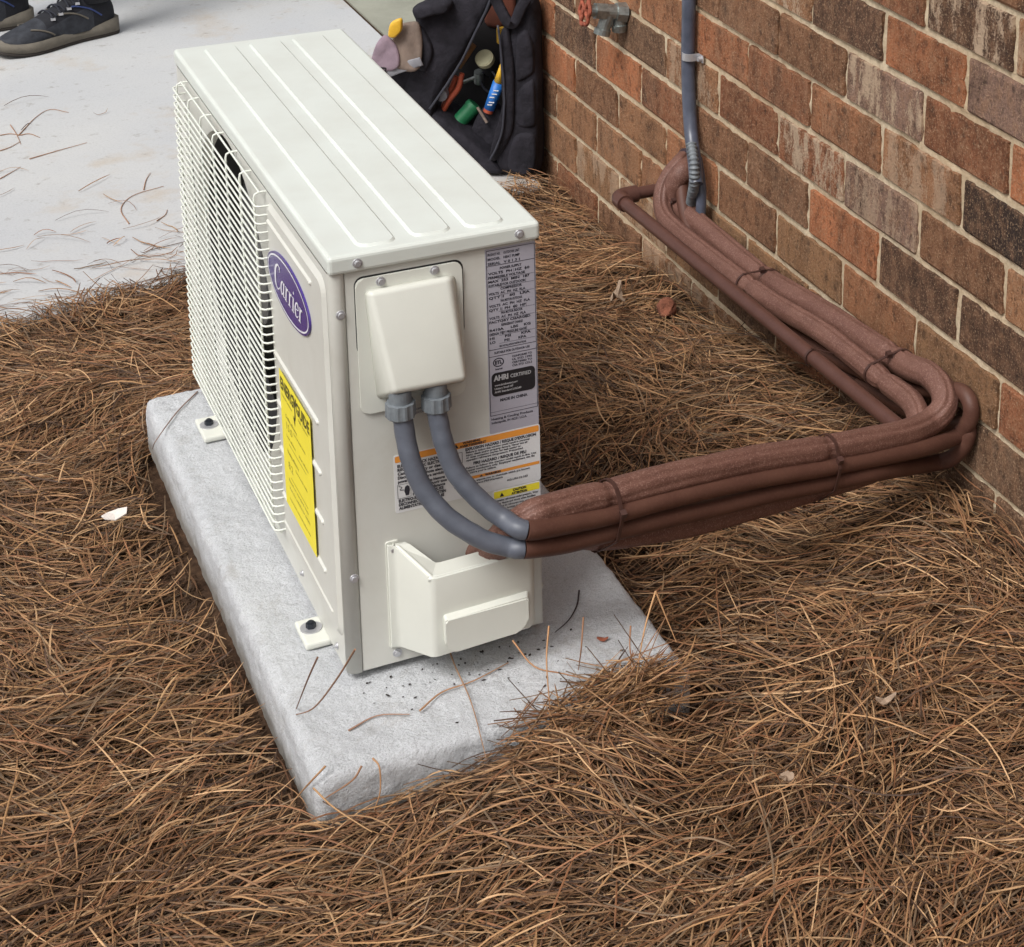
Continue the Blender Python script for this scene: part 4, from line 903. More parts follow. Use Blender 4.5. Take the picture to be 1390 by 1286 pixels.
def ringpts(cs, d, margin=0.0):
    """convex hull loop round circles (centre, radius) lying in the plane normal to d"""
    d = Vector(d).normalized(); u = Vector((0, 0, 1)); u = (u-d*u.dot(d)).normalized(); w = d.cross(u)
    o = sum([Vector(c) for c, r in cs], Vector())/len(cs); pts = []
    for c, r in cs:
        q = Vector(c)-o
        for i in range(20):
            a = 2*math.pi*i/20; pts.append((q.dot(u)+(r+margin)*math.cos(a), q.dot(w)+(r+margin)*math.sin(a)))
    pts = sorted(set(pts)); 
    def half(ps):
        h = []
        for p_ in ps:
            while len(h) > 1 and (h[-1][0]-h[-2][0])*(p_[1]-h[-2][1])-(h[-1][1]-h[-2][1])*(p_[0]-h[-2][0]) <= 0: h.pop()
            h.append(p_)
        return h
    hull = half(pts)[:-1]+half(pts[::-1])[:-1]
    return [o+u*a+w*b for a, b in hull]
def near(pts, q):
    P = catmull(pts, 20); return min(P, key=lambda p: abs((p-Vector(q[0])).dot(Vector(q[1]).normalized()))+0.15*(p-Vector(q[0])).length)
D1 = (0.97, 0.246, -0.12)
def four(q): return [(near(T1, (q, D1)), 0.0168), (near(PBc, (q, D1)), 0.0110), (near(PA, (q, D1)), 0.0110), (near(T2, (q, D1)), 0.0150)]
q1 = (0.2800, -0.0497, 0.1675); q2 = (0.5930, 0.0298, 0.1027)
tie(ringpts(four(q1), D1, 0.0006), 'brown cable tie round the pipe bundle nearest the unit', (0.2728, -0.0795, 0.1735))
tie(ringpts(four(q2), D1, 0.0006), 'brown cable tie round the pipe bundle just before the bend', (0.5831, -0.0007, 0.1204))
D2 = (0, 1, 0.0)
def two(q): return [(near(T1, (q, D2)), 0.0176), (near(T2, (q, D2)), 0.0154)]
tie(ringpts(two((0.7950, 0.2261, 0.0985)), D2, 0.0003), 'brown cable tie with bent tail at the far side of the bend', (0.8000, 0.2197, 0.1089))
tie(ringpts(two((0.7950, 0.6149, 0.0650)), D2, 0.0003), 'brown cable tie halfway along the two foam pipes by the wall', (0.8000, 0.6129, 0.0803))
tie(ringpts([(near(T1, ((0.8060, 0.9440, 0.0691), (0, .3, .8))), 0.0174)], (0, 0.6, 0.8), 0.0006), 'brown cable tie on the thick pipe where it rises to the wall', (0.7850, 0.9032, 0.0979))
qd = e1+(e2-e1)*((Vector((0.7300, 0.3177, 0.0747))-e1).length/(e2-e1).length)
tie(ringpts([(qd, 0.0112), (near(PBc, (qd, D2)), 0.0112)], D2, 0.0006), 'thin cable tie round the straight drain pipe', (0.7450, 0.3351, 0.0758))

# sealant lump where the lines enter the wall
bm = bmesh.new(); bmesh.ops.create_icosphere(bm, subdivisions=3, radius=0.034, matrix=Matrix.Translation((WX-0.002, 0.965, 0.118)) @ Matrix.Diagonal((0.35, 1, 0.9, 1))); blobby(bm, 0.006, 60)
tag(fin('pipe_sealant', bm, 'silicone', None, True), 'dark sealant lump where the pipes enter the brick wall', 'sealant')

# grey conduit down the wall
wc = empty('wall_conduit', (0.82, 0.93, 0.4)); tag(wc, 'blue grey conduit running down the brick wall, held by a metal strap', 'conduit')
cp = [(0.8305, 0.9335, 1.30), (0.8305, 0.9330, 0.90), (0.8305, 0.9378, 0.4873), (0.8305, 0.9376, 0.4144), (0.8305, 0.9402, 0.3212), (0.8295, 0.9351, 0.2543), (0.8255, 0.9177, 0.1976), (0.8150, 0.8808, 0.1589), (0.8080, 0.8601, 0.1322)]
bm = bmesh.new(); sweep(bm, catmull(cp, 8), lambda t, a: 0.0112, 22); fin('conduit_pipe', bm, 'wallpvc', wc)
fp = [(0.8120, 0.8885, 0.1906), (0.8060, 0.8642, 0.1661), (0.8060, 0.8641, 0.1311), (0.8150, 0.8947, 0.0869), (0.8280, 0.9285, 0.0399)]
bm = bmesh.new(); FP = catmull(fp, 24); sweep(bm, FP, lambda t, a: 0.0075+0.0011*(1 if math.sin(t*170) > 0 else -1), 14); fin('ribbed_sleeve', bm, 'conn', wc)
fp = [(0.8280, 0.9004, 0.1588), (0.8260, 0.8848, 0.1330), (0.8240, 0.8748, 0.1090), (0.8200, 0.8688, 0.0764)]
bm = bmesh.new(); sweep(bm, catmull(fp, 8), lambda t, a: 0.0085, 16); fin('lower_pipe', bm, 'wallpvc', wc)
sc = Vector((0.8305, 0.9346, 0.3216))
bm = bmesh.new(); R_ = 0.0125; pr = []
for i in range(13):
    a = math.pi*i/12+math.pi/2; pr.append((sc.x+R_*math.cos(a), sc.y+R_*math.sin(a)))
pr = [(WX-0.0035, sc.y+R_)]+pr+[(WX-0.0035, sc.y-R_), (WX-0.0035, sc.y-R_-0.016)]
A = [bm.verts.new((x, y, sc.z+0.006)) for x, y in pr]; B = [bm.verts.new((x, y, sc.z-0.006)) for x, y in pr]
for i in range(len(pr)-1): bm.faces.new((A[i], A[i+1], B[i+1], B[i]))
o = fin('strap', bm, 'zinc', wc); o.modifiers.new('t', 'SOLIDIFY').thickness = 0.0016
bm = bmesh.new(); p_ = Vector((WX-0.0035, sc.y-R_-0.010, sc.z)); cyl(bm, p_, p_+Vector((-0.006, 0, 0)), 0.0052, 0.004, 12); fin('strap_screw', bm, 'zinc', wc)

# ------------------------------------------------------------ outside tap
tp = empty('garden_tap', (0.83, 1.19, 0.33)); tag(tp, 'galvanised outdoor tap with rusty red wheel handle on the brick wall', 'tap')
a0 = Vector((WX, 1.228, 0.3120)); ax_ = Vector((-1, 0.08, 0.16)).normalized()
bm = bmesh.new(); cyl(bm, a0, a0+ax_*0.018, 0.019, 0.017, 8); cyl(bm, a0+ax_*0.016, a0+ax_*0.040, 0.0135, 0.0130, 18); cyl(bm, a0+ax_*0.036, a0+ax_*0.056, 0.0155, 0.0155, 6)
cyl(bm, a0+ax_*0.056, a0+ax_*0.070, 0.0105, 0.009, 16); fin('tap_body', bm, 'steel', tp)
bm = bmesh.new(); s0 = a0+ax_*0.030; cyl(bm, s0, s0+Vector((-0.012, 0.002, -0.034)), 0.0125, 0.0115, 16); cyl(bm, s0+Vector((-0.011, 0.002, -0.030)), s0+Vector((-0.014, 0.002, -0.040)), 0.0145, 0.0145, 16); fin('spout', bm, 'steel', tp)
bm = bmesh.new(); s0 = a0+ax_*0.010; cyl(bm, s0, s0+Vector((-0.002, 0, -0.028)), 0.0120, 0.0110, 16); cyl(bm, s0+Vector((-0.002, 0, -0.022)), s0+Vector((-0.002, 0, -0.034)), 0.0140, 0.0125, 16); fin('vacuum_breaker', bm, 'steel', tp)
hc = a0+ax_*0.074; u_ = ax_.orthogonal().normalized(); w_ = ax_.cross(u_)
bm = bmesh.new(); rp_ = [hc+(u_*math.cos(t)+w_*math.sin(t))*(0.025+0.0025*math.cos(6*t)) for t in [2*math.pi*i/48 for i in range(49)]]
sweep(bm, rp_, lambda t, a: 0.0036, 8, caps=False)
for i in range(4):
    t = math.pi/2*i+0.3; cyl(bm, hc, hc+(u_*math.cos(t)+w_*math.sin(t))*0.024, 0.003, 0.003, 8)
cyl(bm, hc-ax_*0.004, hc+ax_*0.005, 0.0065, 0.0055, 12); fin('wheel_handle', bm, 'rust', tp)

# ------------------------------------------------------------ backpack with tools
BO = Vector((0.7751, 1.6167, 0.0)); BU = Vector((0.8486, -0.5291, 0)); BW = Vector((0.5291, 0.8486, 0)); UZ = Vector((0, 0, 1))
def bp(q, w=0.0): return BO+BU*q[0]+UZ*q[1]+BW*w
bag = empty('backpack', (0.70, 1.70, -0.12)); tag(bag, 'open black tool backpack standing against the corner of the brick wall', 'backpack')
def bc(q): return bp(q[:2], q[2])
def cushion(name, outline, w0, th, mat, parent, puff=0.012, seed=0, sub=2, lump=0.006):
    """stuffed panel: outline (u,v) ring, mid ring swollen, front and back"""
    cu = sum(q[0] for q in outline)/len(outline); cv = sum(q[1] for q in outline)/len(outline)
    bm = bmesh.new(); rings = []
    for k, (s, w) in enumerate(((0.55, -puff), (0.88, -puff*0.6), (1.0, th*0.25), (1.0, th*0.75), (0.88, th+puff*0.6), (0.55, th+puff))):
        rings.append([bm.verts.new(bp((cu+(q[0]-cu)*s, cv+(q[1]-cv)*s), w0+w)) for q in outline])
    n = len(outline)
    for a, b in zip(rings, rings[1:]):
        for i in range(n): bm.faces.new((a[i], a[(i+1) % n], b[(i+1) % n], b[i]))
    for rg, sgn in ((rings[0], -puff*1.15), (rings[-1], th+puff*1.15)):
        c_ = bm.verts.new(bp((cu, cv), w0+sgn))
        for i in range(n): bm.faces.new((rg[i], rg[(i+1) % n], c_))
    bmesh.ops.subdivide_edges(bm, edges=list(bm.edges), cuts=1, use_grid_fill=True)
    blobby(bm, lump, 14, seed); blobby(bm, lump*0.35, 55, seed+3)
    o = fin(name, bm, mat, parent, True); fuzz(o, 1); return o
def strip(name, pts, w0, width, th, mat, parent, seed=0):
    P = catmull([bp(q, w0) if len(q) == 2 else bp(q[:2], q[2]) for q in pts], 8); bm = bmesh.new()
    n = len(P); rings = []
    for i in range(n):
        T = (P[min(i+1, n-1)]-P[max(i-1, 0)]).normalized(); s = T.cross(BW).normalized()
        rings.append([bm.verts.new(P[i]+s*a*width/2+BW*b*th/2) for a, b in ((-1, -.6), (-.8, -1), (.8, -1), (1, -.6), (1, .6), (.8, 1), (-.8, 1), (-1, .6))])
    for a, b in zip(rings, rings[1:]):
        for i in range(8): bm.faces.new((a[i], a[(i+1) % 8], b[(i+1) % 8], b[i]))
    bm.faces.new(rings[0][::-1]); bm.faces.new(rings[-1]); blobby(bm, 0.0015, 40, seed)
    return fin(name, bm, mat, parent, True)
# body shell behind everything
cushion('main_compartment', [(-0.1958, 0.2112), (-0.1394, 0.2526), (-0.0548, 0.2704), (0.0228, 0.2556), (0.0411, 0.1520), (0.0468, 0.0040), (0.0411, -0.1144), (0.0016, -0.1381), (-0.0618, -0.1292), (-0.1535, -0.0996), (-0.2169, -0.0108), (-0.2381, 0.0780), (-0.2169, 0.1520)], 0.12, 0.10, 'lining', bag, 0.02, 1)
cushion('rust_lining', [(-0.0688, 0.2334), (-0.0153, 0.2408), (-0.0125, 0.1742), (-0.0491, 0.1490), (-0.0801, 0.1550)], 0.095, 0.01, 'rustlining', bag, 0.004, 2, lump=0.003)
# right padded back panel
cushion('back_panel', [(-0.0012, 0.1964), (0.0101, 0.2290), (0.0411, 0.2615), (0.0496, 0.1964), (0.0510, 0.0780), (0.0510, -0.0552), (0.0468, -0.1114), (0.0016, -0.1233), (-0.0322, -0.1144), (-0.0435, -0.0878), (-0.0153, -0.0404), (-0.0026, 0.0188), (-0.0068, 0.0780), (-0.0125, 0.1372)], 0.0, 0.05, 'nylon', bag, 0.013, 3)
cushion('padded_ridge', [(-0.0181, 0.1846), (-0.0026, 0.1964), (0.0073, 0.1224), (0.0073, 0.0336), (0.0016, -0.0256), (-0.0153, -0.0626), (-0.0406, -0.0878), (-0.0519, -0.0789), (-0.0237, -0.0345), (-0.0125, 0.0188), (-0.0153, 0.0928), (-0.0209, 0.1520)], -0.015, 0.03, 'nylon', bag, 0.008, 4, lump=0.003)
cushion('lumbar_pad', [(0.0073, 0.1742), (0.0327, 0.1905), (0.0439, 0.1520), (0.0454, 0.0987), (0.0270, 0.0869), (0.0073, 0.0780)], -0.014, 0.02, 'nylon', bag, 0.003, 5, lump=0.005)
cushion('lumbar_pad', [(0.0073, 0.0632), (0.0270, 0.0810), (0.0454, 0.0898), (0.0468, 0.0040), (0.0411, -0.0108), (0.0045, -0.0138)], -0.014, 0.02, 'nylon', bag, 0.003, 6, lump=0.005)
cushion('lumbar_pad', [(0.0016, -0.0226), (0.0411, -0.0197), (0.0468, -0.0922), (0.0242, -0.1114), (-0.0125, -0.1026), (-0.0125, -0.0626)], -0.014, 0.02, 'nylon', bag, 0.003, 7, lump=0.005)
# left flap falling open
cushion('front_flap', [(-0.1788, 0.2201), (-0.1394, 0.2467), (-0.0830, 0.2586), (-0.0322, 0.2556), (-0.0378, 0.2290), (-0.0688, 0.1727), (-0.0971, 0.1224), (-0.1309, 0.0691), (-0.1535, 0.0188), (-0.1676, -0.0315), (-0.2014, -0.0108), (-0.2296, 0.0425), (-0.2014, 0.0928), (-0.1732, 0.1283), (-0.1676, 0.1727), (-0.1873, 0.1964)], 0.005, 0.025, 'nylon', bag, 0.012, 8)
cushion('flap_top', [(-0.1873, 0.2230), (-0.1535, 0.2378), (-0.1083, 0.2408), (-0.1111, 0.2201), (-0.1450, 0.2112), (-0.1788, 0.1994)], -0.03, 0.03, 'nylon', bag, 0.01, 9, lump=0.003)
strip('zip_piping', [(-0.0322, 0.2526), (-0.0604, 0.1905), (-0.0914, 0.1283), (-0.1224, 0.0750), (-0.1619, 0.0188)], -0.012, 0.005, 0.004, 'piping', bag, 1)
strip('zip_piping', [(-0.0209, 0.1964), (-0.0139, 0.1076), (-0.0125, 0.0336), (-0.0209, -0.0256), (-0.0435, -0.0759)], -0.026, 0.004, 0.004, 'piping', bag, 2)
strip('carry_handle', [(-0.0322, 0.2645), (-0.0209, 0.2349), (-0.0068, 0.2053), (0.0073, 0.1994), (0.0186, 0.2230), (0.0355, 0.2526)], -0.02, 0.020, 0.010, 'nylon', bag, 3)
cushion('side_panel_fabric', [(-0.2493, 0.0839), (-0.2169, 0.0958), (-0.1760, 0.1046), (-0.1506, 0.0484), (-0.1746, 0.0099), (-0.2169, 0.0336)], 0.0, 0.02, 'nylon', bag, 0.004, 15, lump=0.006)
cushion('side_panel_fabric', [(-0.2014, 0.1757), (-0.1676, 0.1875), (-0.1506, 0.1372), (-0.1647, 0.0928), (-0.1929, 0.1046)], -0.018, 0.02, 'nylon', bag, 0.002, 16, lump=0.008)
strip('grey_strap', [(-0.2578, 0.0898), (-0.2324, 0.0972), (-0.2014, 0.1106), (-0.1676, 0.1224)], -0.035, 0.018, 0.003, 'strap', bag, 4)
bm = bmesh.new(); rb2 = [bp((-0.2507, 0.1076), -0.04), bp((-0.2352, 0.1076), -0.04), bp((-0.2381, 0.0958), -0.04), bp((-0.2465, 0.0943), -0.04), bp((-0.2507, 0.1076), -0.04)]
sweep(bm, [Vector(v) for v in rb2], lambda t, a: 0.0018, 8); fin('buckle', bm, 'black', bag)
cushion('front_pocket', [(-0.1619, 0.0188), (-0.1111, -0.0226), (-0.0688, -0.0552), (-0.0378, -0.0878), (-0.0096, -0.1188), (-0.0830, -0.1203), (-0.1676, -0.1144), (-0.2070, -0.0256)], 0.0, 0.10, 'nylon', bag, 0.006, 14, lump=0.005)
# inner pocket divider
cushion('inner_pocket', [(-0.0971, -0.0493), (-0.0717, 0.0070), (-0.0378, 0.0188), (-0.0181, -0.0197), (-0.0322, -0.0670), (-0.0688, -0.0937)], 0.035, 0.02, 'nylon', bag, 0.006, 10, lump=0.004)
# tools: things of their own
def tool(name, label, cat, mat, build, smooth=False):
    bm = bmesh.new(); build(bm); o = fin(name, bm, mat, None, smooth); return tag(o, label, cat)
tool('green_tube', 'dark green plastic tube lying in the open backpack', 'tube', 'green', lambda bm: (cyl(bm, bc((-0.1499, -0.0584, 0.0300)), bc((-0.0871, 0.0101, 0.0500)), 0.0155, 0.0155, 28), cyl(bm, bc((-0.0941, 0.0029, 0.0480)), bc((-0.0887, 0.0085, 0.0500)), 0.0168, 0.0168, 28)))
jar = empty('small_jar', (0, 0, 0)); jar.location = bc((-0.0659, 0.0982, 0.0500)); tag(jar, 'small jar with round beige cap in the open backpack', 'jar')
jc = bc((-0.0672, 0.1057, 0.0500)); jd = (BW*-0.72+UZ*0.66+BU*-0.1).normalized()
bm = bmesh.new(); cyl(bm, jc-jd*0.012, jc, 0.0180, 0.0180, 32); cyl(bm, jc, jc+jd*0.0015, 0.0170, 0.0145, 32); o = fin('cap', bm, 'capbeige', jar, False)
bm = bmesh.new(); cyl(bm, jc-jd*0.05, jc-jd*0.0122, 0.0168, 0.0168, 28); fin('glass_body', bm, 'black', jar)
kn = empty('squeeze_tube', bc((-0.0486, 0.0367, 0.0300))); tag(kn, 'blue squeeze tube with yellow nozzle standing in the backpack', 'tube')
q0, q1_, q2_ = bc((-0.0540, 0.0111, 0.0250)), bc((-0.0338, 0.0659, 0.0250)), bc((-0.0272, 0.1049, 0.0250))
bm = bmesh.new(); cyl(bm, q0, q1_, 0.0105, 0.0115, 18); fin('tube_body', bm, 'toolblue', kn, True)
bm = bmesh.new(); cyl(bm, q1_, q2_, 0.0100, 0.0022, 16); fin('nozzle', bm, 'toolyellow', kn, True)
dq = (q1_-q0).normalized(); pw = (BU-dq*BU.dot(dq)).normalized(); pn = pw.cross(dq)
pn = -pn if pn.dot(BW) > 0 else pn
PT = Print(q0+pn*0.0118, pw, dq, pn); bm = None
for yy, x0_, x1_ in ((0.010, -0.005, 0.004), (0.016, -0.004, 0.006), (0.026, -0.006, 0.003), (0.034, -0.004, 0.006), (0.042, -0.003, 0.006)): PT.poly([(x0_, yy), (x1_, yy+0.003), (x1_, yy+0.0055), (x0_, yy+0.0025)], 0.0)
PT.build('white_lettering', 'white_sticker', kn)
bm = bmesh.new(); cyl(bm, q0-dq*0.007, q0, 0.0100, 0.0100, 18); fin('end_band', bm, 'toolorange', kn)
def plier(bm):
    for q in ([(-0.1512, -0.0098, 0.0300), (-0.1328, 0.0242, 0.0300), (-0.1146, 0.0490, 0.0300), (-0.1065, 0.0792, 0.0300)], [(-0.1512, -0.0098, 0.0300), (-0.1442, 0.0142, 0.0400), (-0.1302, 0.0449, 0.0400), (-0.1207, 0.0694, 0.0400)]):
        sweep(bm, catmull([bc(v) for v in q], 6), lambda t, a: 0.0048+0.0012*math.sin(t*3), 10)
tool('pliers', 'orange handled pliers beside the green tube in the backpack', 'pliers', 'toolorange', plier)
tool('tape_roll', 'pale grey tape roll beside the orange pliers', 'tape', 'strap', lambda bm: cyl(bm, bc((-0.1473, 0.0360, 0.0200)), bc((-0.1461, 0.0366, 0.0450)), 0.0125, 0.0125, 20))
tool('screwdriver_handle', 'pale wooden tool handle left of the beige cap in the backpack', 'screwdriver', 'wood', lambda bm: cyl(bm, bc((-0.1184, 0.0842, 0.0500)), bc((-0.0905, 0.1299, 0.0600)), 0.0065, 0.0080, 14), True)
tool('chisel_handle', 'brown wooden handle at the flap edge under the orange pliers', 'chisel', 'wood', lambda bm: cyl(bm, bc((-0.1689, -0.0040, 0.0200)), bc((-0.1492, -0.0199, 0.0500)), 0.0070, 0.0060, 14), True)
tool('socket_wrench', 'dull steel wrench lying deep in the bag above the pliers', 'wrench', 'steel', lambda bm: (cyl(bm, bc((-0.1167, 0.0458, 0.0750)), bc((-0.0842, 0.0592, 0.0750)), 0.0038, 0.0045, 10), cyl(bm, bc((-0.0828, 0.0700, 0.0700)), bc((-0.0858, 0.0453, 0.0800)), 0.0095, 0.0095, 16)))
tool('cable_coil', 'thin dark cable coiled below the jar in the backpack', 'cable', 'piping', lambda bm: sweep(bm, [bc((-0.066+0.020*math.cos(t)+0.002*t, 0.050+0.026*math.sin(t), 0.06+0.004*t)) for t in [i*0.35 for i in range(40)]], lambda t, a: 0.0024, 8))
tool('marker_pen', 'black pen with pinkish band leaning in the backpack pocket', 'pen', 'glove', lambda bm: cyl(bm, bc((-0.0770, 0.0132, 0.0250)), bc((-0.0579, -0.0159, 0.0200)), 0.0028, 0.0028, 10))
tool('yellow_gadget', 'small yellow tool piece deep in the backpack beside its back panel', 'tool', 'toolyellow', lambda bm: box(bm, bc((-0.0374, 0.1438, 0.0700))-Vector((.008, .006, .014)), bc((-0.0373, 0.1528, 0.0700))+Vector((.008, .006, .010)), 0.003))
gl = empty('work_glove', bp((-0.2099, 0.1372), -0.03)); tag(gl, 'beige work glove with yellow patch hanging on the backpack', 'glove')
cushion('glove_palm', [(-0.2155, 0.1905), (-0.1704, 0.1994), (-0.1619, 0.1638), (-0.1704, 0.1106), (-0.2127, 0.1076), (-0.2352, 0.1283), (-0.2211, 0.1609)], -0.035, 0.012, 'glove', gl, 0.002, 11, lump=0.014)
cushion('yellow_patch', [(-0.2296, 0.1698), (-0.2211, 0.1994), (-0.1986, 0.2112), (-0.1986, 0.1846), (-0.2155, 0.1668)], -0.046, 0.008, 'toolyellow', gl, 0.002, 12, lump=0.004)
cushion('mauve_cuff', [(-0.2719, 0.1135), (-0.2521, 0.1520), (-0.2296, 0.1727), (-0.2127, 0.1520), (-0.2099, 0.1135), (-0.2268, 0.1017), (-0.2521, 0.1046)], -0.04, 0.008, 'pinkcloth', gl, 0.001, 13, lump=0.012)

# ------------------------------------------------------------ person: shoes and legs at the frame's edge
person = empty('person', (0.10, 2.95, SLAB_Z)); tag(person, 'person in dark hiking shoes and dark trousers standing on the concrete', 'person')
def shoe(heel, toe_dir, z, nm='shoe'):
    root = empty(nm); root.parent = person; fwd = Vector((*toe_dir, 0)).normalized(); sid = Vector((-fwd.y, fwd.x, 0)); hp = Vector((heel[0], heel[1], z))
    root.location = hp-person.location
    def pt(a, s, h): return hp+fwd*a+sid*s+UZ*h
    # sole outline half widths along the foot
    st = [(0.0, 0.020), (0.012, 0.032), (0.05, 0.036), (0.10, 0.034), (0.15, 0.041), (0.20, 0.050), (0.24, 0.049), (0.275, 0.038), (0.296, 0.020)]
    def solemesh(z0, z1, grow, mat, nm2, wav=0.0):
        bm = bmesh.new(); ol = [(a, w+grow) for a, w in st]; ring = [(a, w) for a, w in ol]+[(a, -w) for a, w in ol[::-1]]
        ring = [(a+(-grow if a < 0.01 else grow if a > 0.29 else 0), w) for a, w in ring]
        ring = [(v.x, v.y) for v in catmull([(a, w, 0) for a, w in ring]+[(ring[0][0], ring[0][1], 0)], 4)][:-1]
        toe = lambda a: 0.012*max(0, (a-0.22)/0.08)**2
        A = [bm.verts.new(pt(a, w, z0+toe(a))) for a, w in ring]; B = [bm.verts.new(pt(a, w*1.0, (z0+z1)/2+toe(a))+Vector((0, 0, 0))) for a, w in ring]
        C = [bm.verts.new(pt(a, w*0.95, z1+toe(a)+wav*math.sin(a*42)+0.012*max(0, 1-a/0.06))) for a, w in ring]
        n = len(A)
        for p_, q_ in ((A, B), (B, C)):
            for i in range(n): bm.faces.new((p_[i], p_[(i+1) % n], q_[(i+1) % n], q_[i]))
        bm.faces.new(A[::-1]); bm.faces.new(C)
        return under(fin(nm2, bm, mat, None, True), root, hp)
    solemesh(0.0, 0.008, 0.001, 'soledark', 'tread')
    solemesh(0.0075, 0.028, 0.001, 'sole', 'sole', 0.004)
    # upper lofted: (a, half width, base, height)
    sec = [(0.004, 0.026, 0.028, 0.075), (0.03, 0.032, 0.026, 0.108), (0.07, 0.034, 0.024, 0.115), (0.11, 0.035, 0.024, 0.104), (0.15, 0.038, 0.024, 0.086), (0.19, 0.043, 0.024, 0.068), (0.23, 0.043, 0.024, 0.056), (0.265, 0.035, 0.026, 0.047), (0.288, 0.018, 0.030, 0.040)]
    bm = bmesh.new(); rings = []
    for a, w, b, h in sec:
        rg = []
        for i in range(17):
            t = math.pi*i/16; ct, st_ = math.cos(t), math.sin(t)
            rg.append(bm.verts.new(pt(a, w*math.copysign(abs(ct)**0.75, ct), b+(h-b)*st_**0.8)))
        rings.append(rg)
    for r1, r2 in zip(rings, rings[1:]):
        for i in range(16):
            f = bm.faces.new((r1[i], r1[i+1], r2[i+1], r2[i]))
            k = rings.index(r1); f.material_index = 1 if (k < 2 or (3 <= i <= 12 and k < 5)) else 0
    bm.faces.new(rings[0]); bm.faces.new(rings[-1][::-1])
    up = under(fin('upper', bm, ['shoe', 'shoedark'], None, True), root, hp); fuzz(up, 1)
    # toe cap overlay and side stripes
    def surf(a, t, g=0.0015):
        for (a0, w0, b0, h0), (a1, w1, b1, h1) in zip(sec, sec[1:]):
            if a0 <= a <= a1:
                k = (a-a0)/(a1-a0); w, b, h = w0+(w1-w0)*k, b0+(b1-b0)*k, h0+(h1-h0)*k; break
        ct, st_ = math.cos(t), math.sin(t)
        return pt(a, (w+g)*math.copysign(abs(ct)**0.75, ct), b+(h-b+g)*st_**0.8)
    for s in (-1, 1):
        for a0, a1, t0, t1, mt in ((0.05, 0.12, 0.25, 0.9, 'shoeblue'), (0.085, 0.155, 0.25, 0.95, 'sole'), (0.175, 0.225, 0.15, 1.0, 'sole')):
            bm = bmesh.new(); P = [surf(a0+(a1-a0)*i/8, (t0+(t1-t0)*i/8) if s > 0 else math.pi-(t0+(t1-t0)*i/8)) for i in range(9)]
            sweep(bm, P, lambda t, a: 0.0022, 6); under(fin('trim', bm, mt), root, hp)
        for a in (0.105, 0.127, 0.149, 0.170):
            c0 = surf(a, R(90-s*40), 0.003); bm = bmesh.new(); bmesh.ops.create_cube(bm, size=1, matrix=Matrix.Translation(c0) @ Matrix.Diagonal((0.010, 0.006, 0.005, 1))); 
            under(fin('lace_hook', bm, 'zinc'), root, hp)
    for k, a in enumerate((0.100, 0.112, 0.127, 0.138, 0.149, 0.160, 0.170)):
        bm = bmesh.new(); P = [surf(a+(0.012 if k % 2 else -0.004)*(i/6), R(52+76*i/6), 0.004) for i in range(7)]
        sweep(bm, P, lambda t, a: 0.0022, 6); under(fin('lace', bm, 'lace'), root, hp)
    bm = bmesh.new()
    for i, (a, h, w) in enumerate(((0.035, 0.085, 0.03), (0.035, 0.122, 0.033))): pass
    cyl(bm, pt(0.055, 0, 0.085), pt(0.052, 0, 0.128), 0.040, 0.043, 24); under(fin('collar', bm, 'shoedark', None, True), root, hp)
    return pt(0.055, 0, 0.1)
k1 = shoe((0.252, 2.925), (-0.93, -0.37), SLAB_Z+0.001)
k2 = shoe((0.085, 3.075), (-0.97, -0.25), SLAB_Z+0.001)
# trousers and upper body, continuous skinned figure (mostly above the frame)
def skinned(name, verts, edges, radii, mat, root=0):
    me = bpy.data.meshes.new(name); me.from_pydata([tuple(v) for v in verts], edges, []); o = mk(name, me, mat, person)
    sk = o.modifiers.new('skin', 'SKIN'); sk.use_smooth_shade = True
    o.data.skin_vertices[0].data.foreach_set('radius', [x for r in radii for x in (r, r)]) if False else None
    for i, r in enumerate(radii): o.data.skin_vertices[0].data[i].radius = (r, r)
    o.data.skin_vertices[0].data[root].use_root = True
    fuzz(o, 2); return o
V_ = []; E_ = []; RR = []
def node(p, r, par=None):
    V_.append(Vector(p)); RR.append(r)
    if par is not None: E_.append((par, len(V_)-1))
    return len(V_)-1
hipc = Vector((0.13, 3.03, 0.80)); f_ = Vector((-0.95, -0.31, 0)); s_ = Vector((0.31, -0.95, 0))
pel = node(hipc+Vector((0, 0, 0.04)), 0.125)
for foot, sg in ((k1, 1), (k2, -1)):
    a = node(hipc+s_*0.085*sg, 0.105, pel); b = node((hipc+s_*0.09*sg).lerp(foot, 0.30)+f_*0.02, 0.085, a)
    b = node((hipc+s_*0.09*sg).lerp(foot, 0.52)+f_*0.03, 0.070, b); b = node(foot+Vector((0, 0, 0.22)), 0.064, b); node(foot+Vector((0, 0, 0.045)), 0.060, b)
skinned('trousers', V_, E_, RR, 'denim')
V_, E_, RR = [], [], []
w0_ = node(hipc+Vector((0, 0, 0.08)), 0.128); w1_ = node(hipc+Vector((0, 0, 0.28)), 0.135, w0_); w2_ = node(hipc+f_*0.02+Vector((0, 0, 0.48)), 0.130, w1_); nk = node(hipc+f_*0.03+Vector((0, 0, 0.60)), 0.060, w2_)
for sg in (1, -1):
    sh = node(hipc+s_*0.185*sg+f_*0.02+Vector((0, 0, 0.52)), 0.058, w2_); node(hipc+s_*0.235*sg+f_*0.02+Vector((0, 0, 0.27)), 0.048, sh)
skinned('shirt', V_, E_, RR, 'shirt')
V_, E_, RR = [], [], []
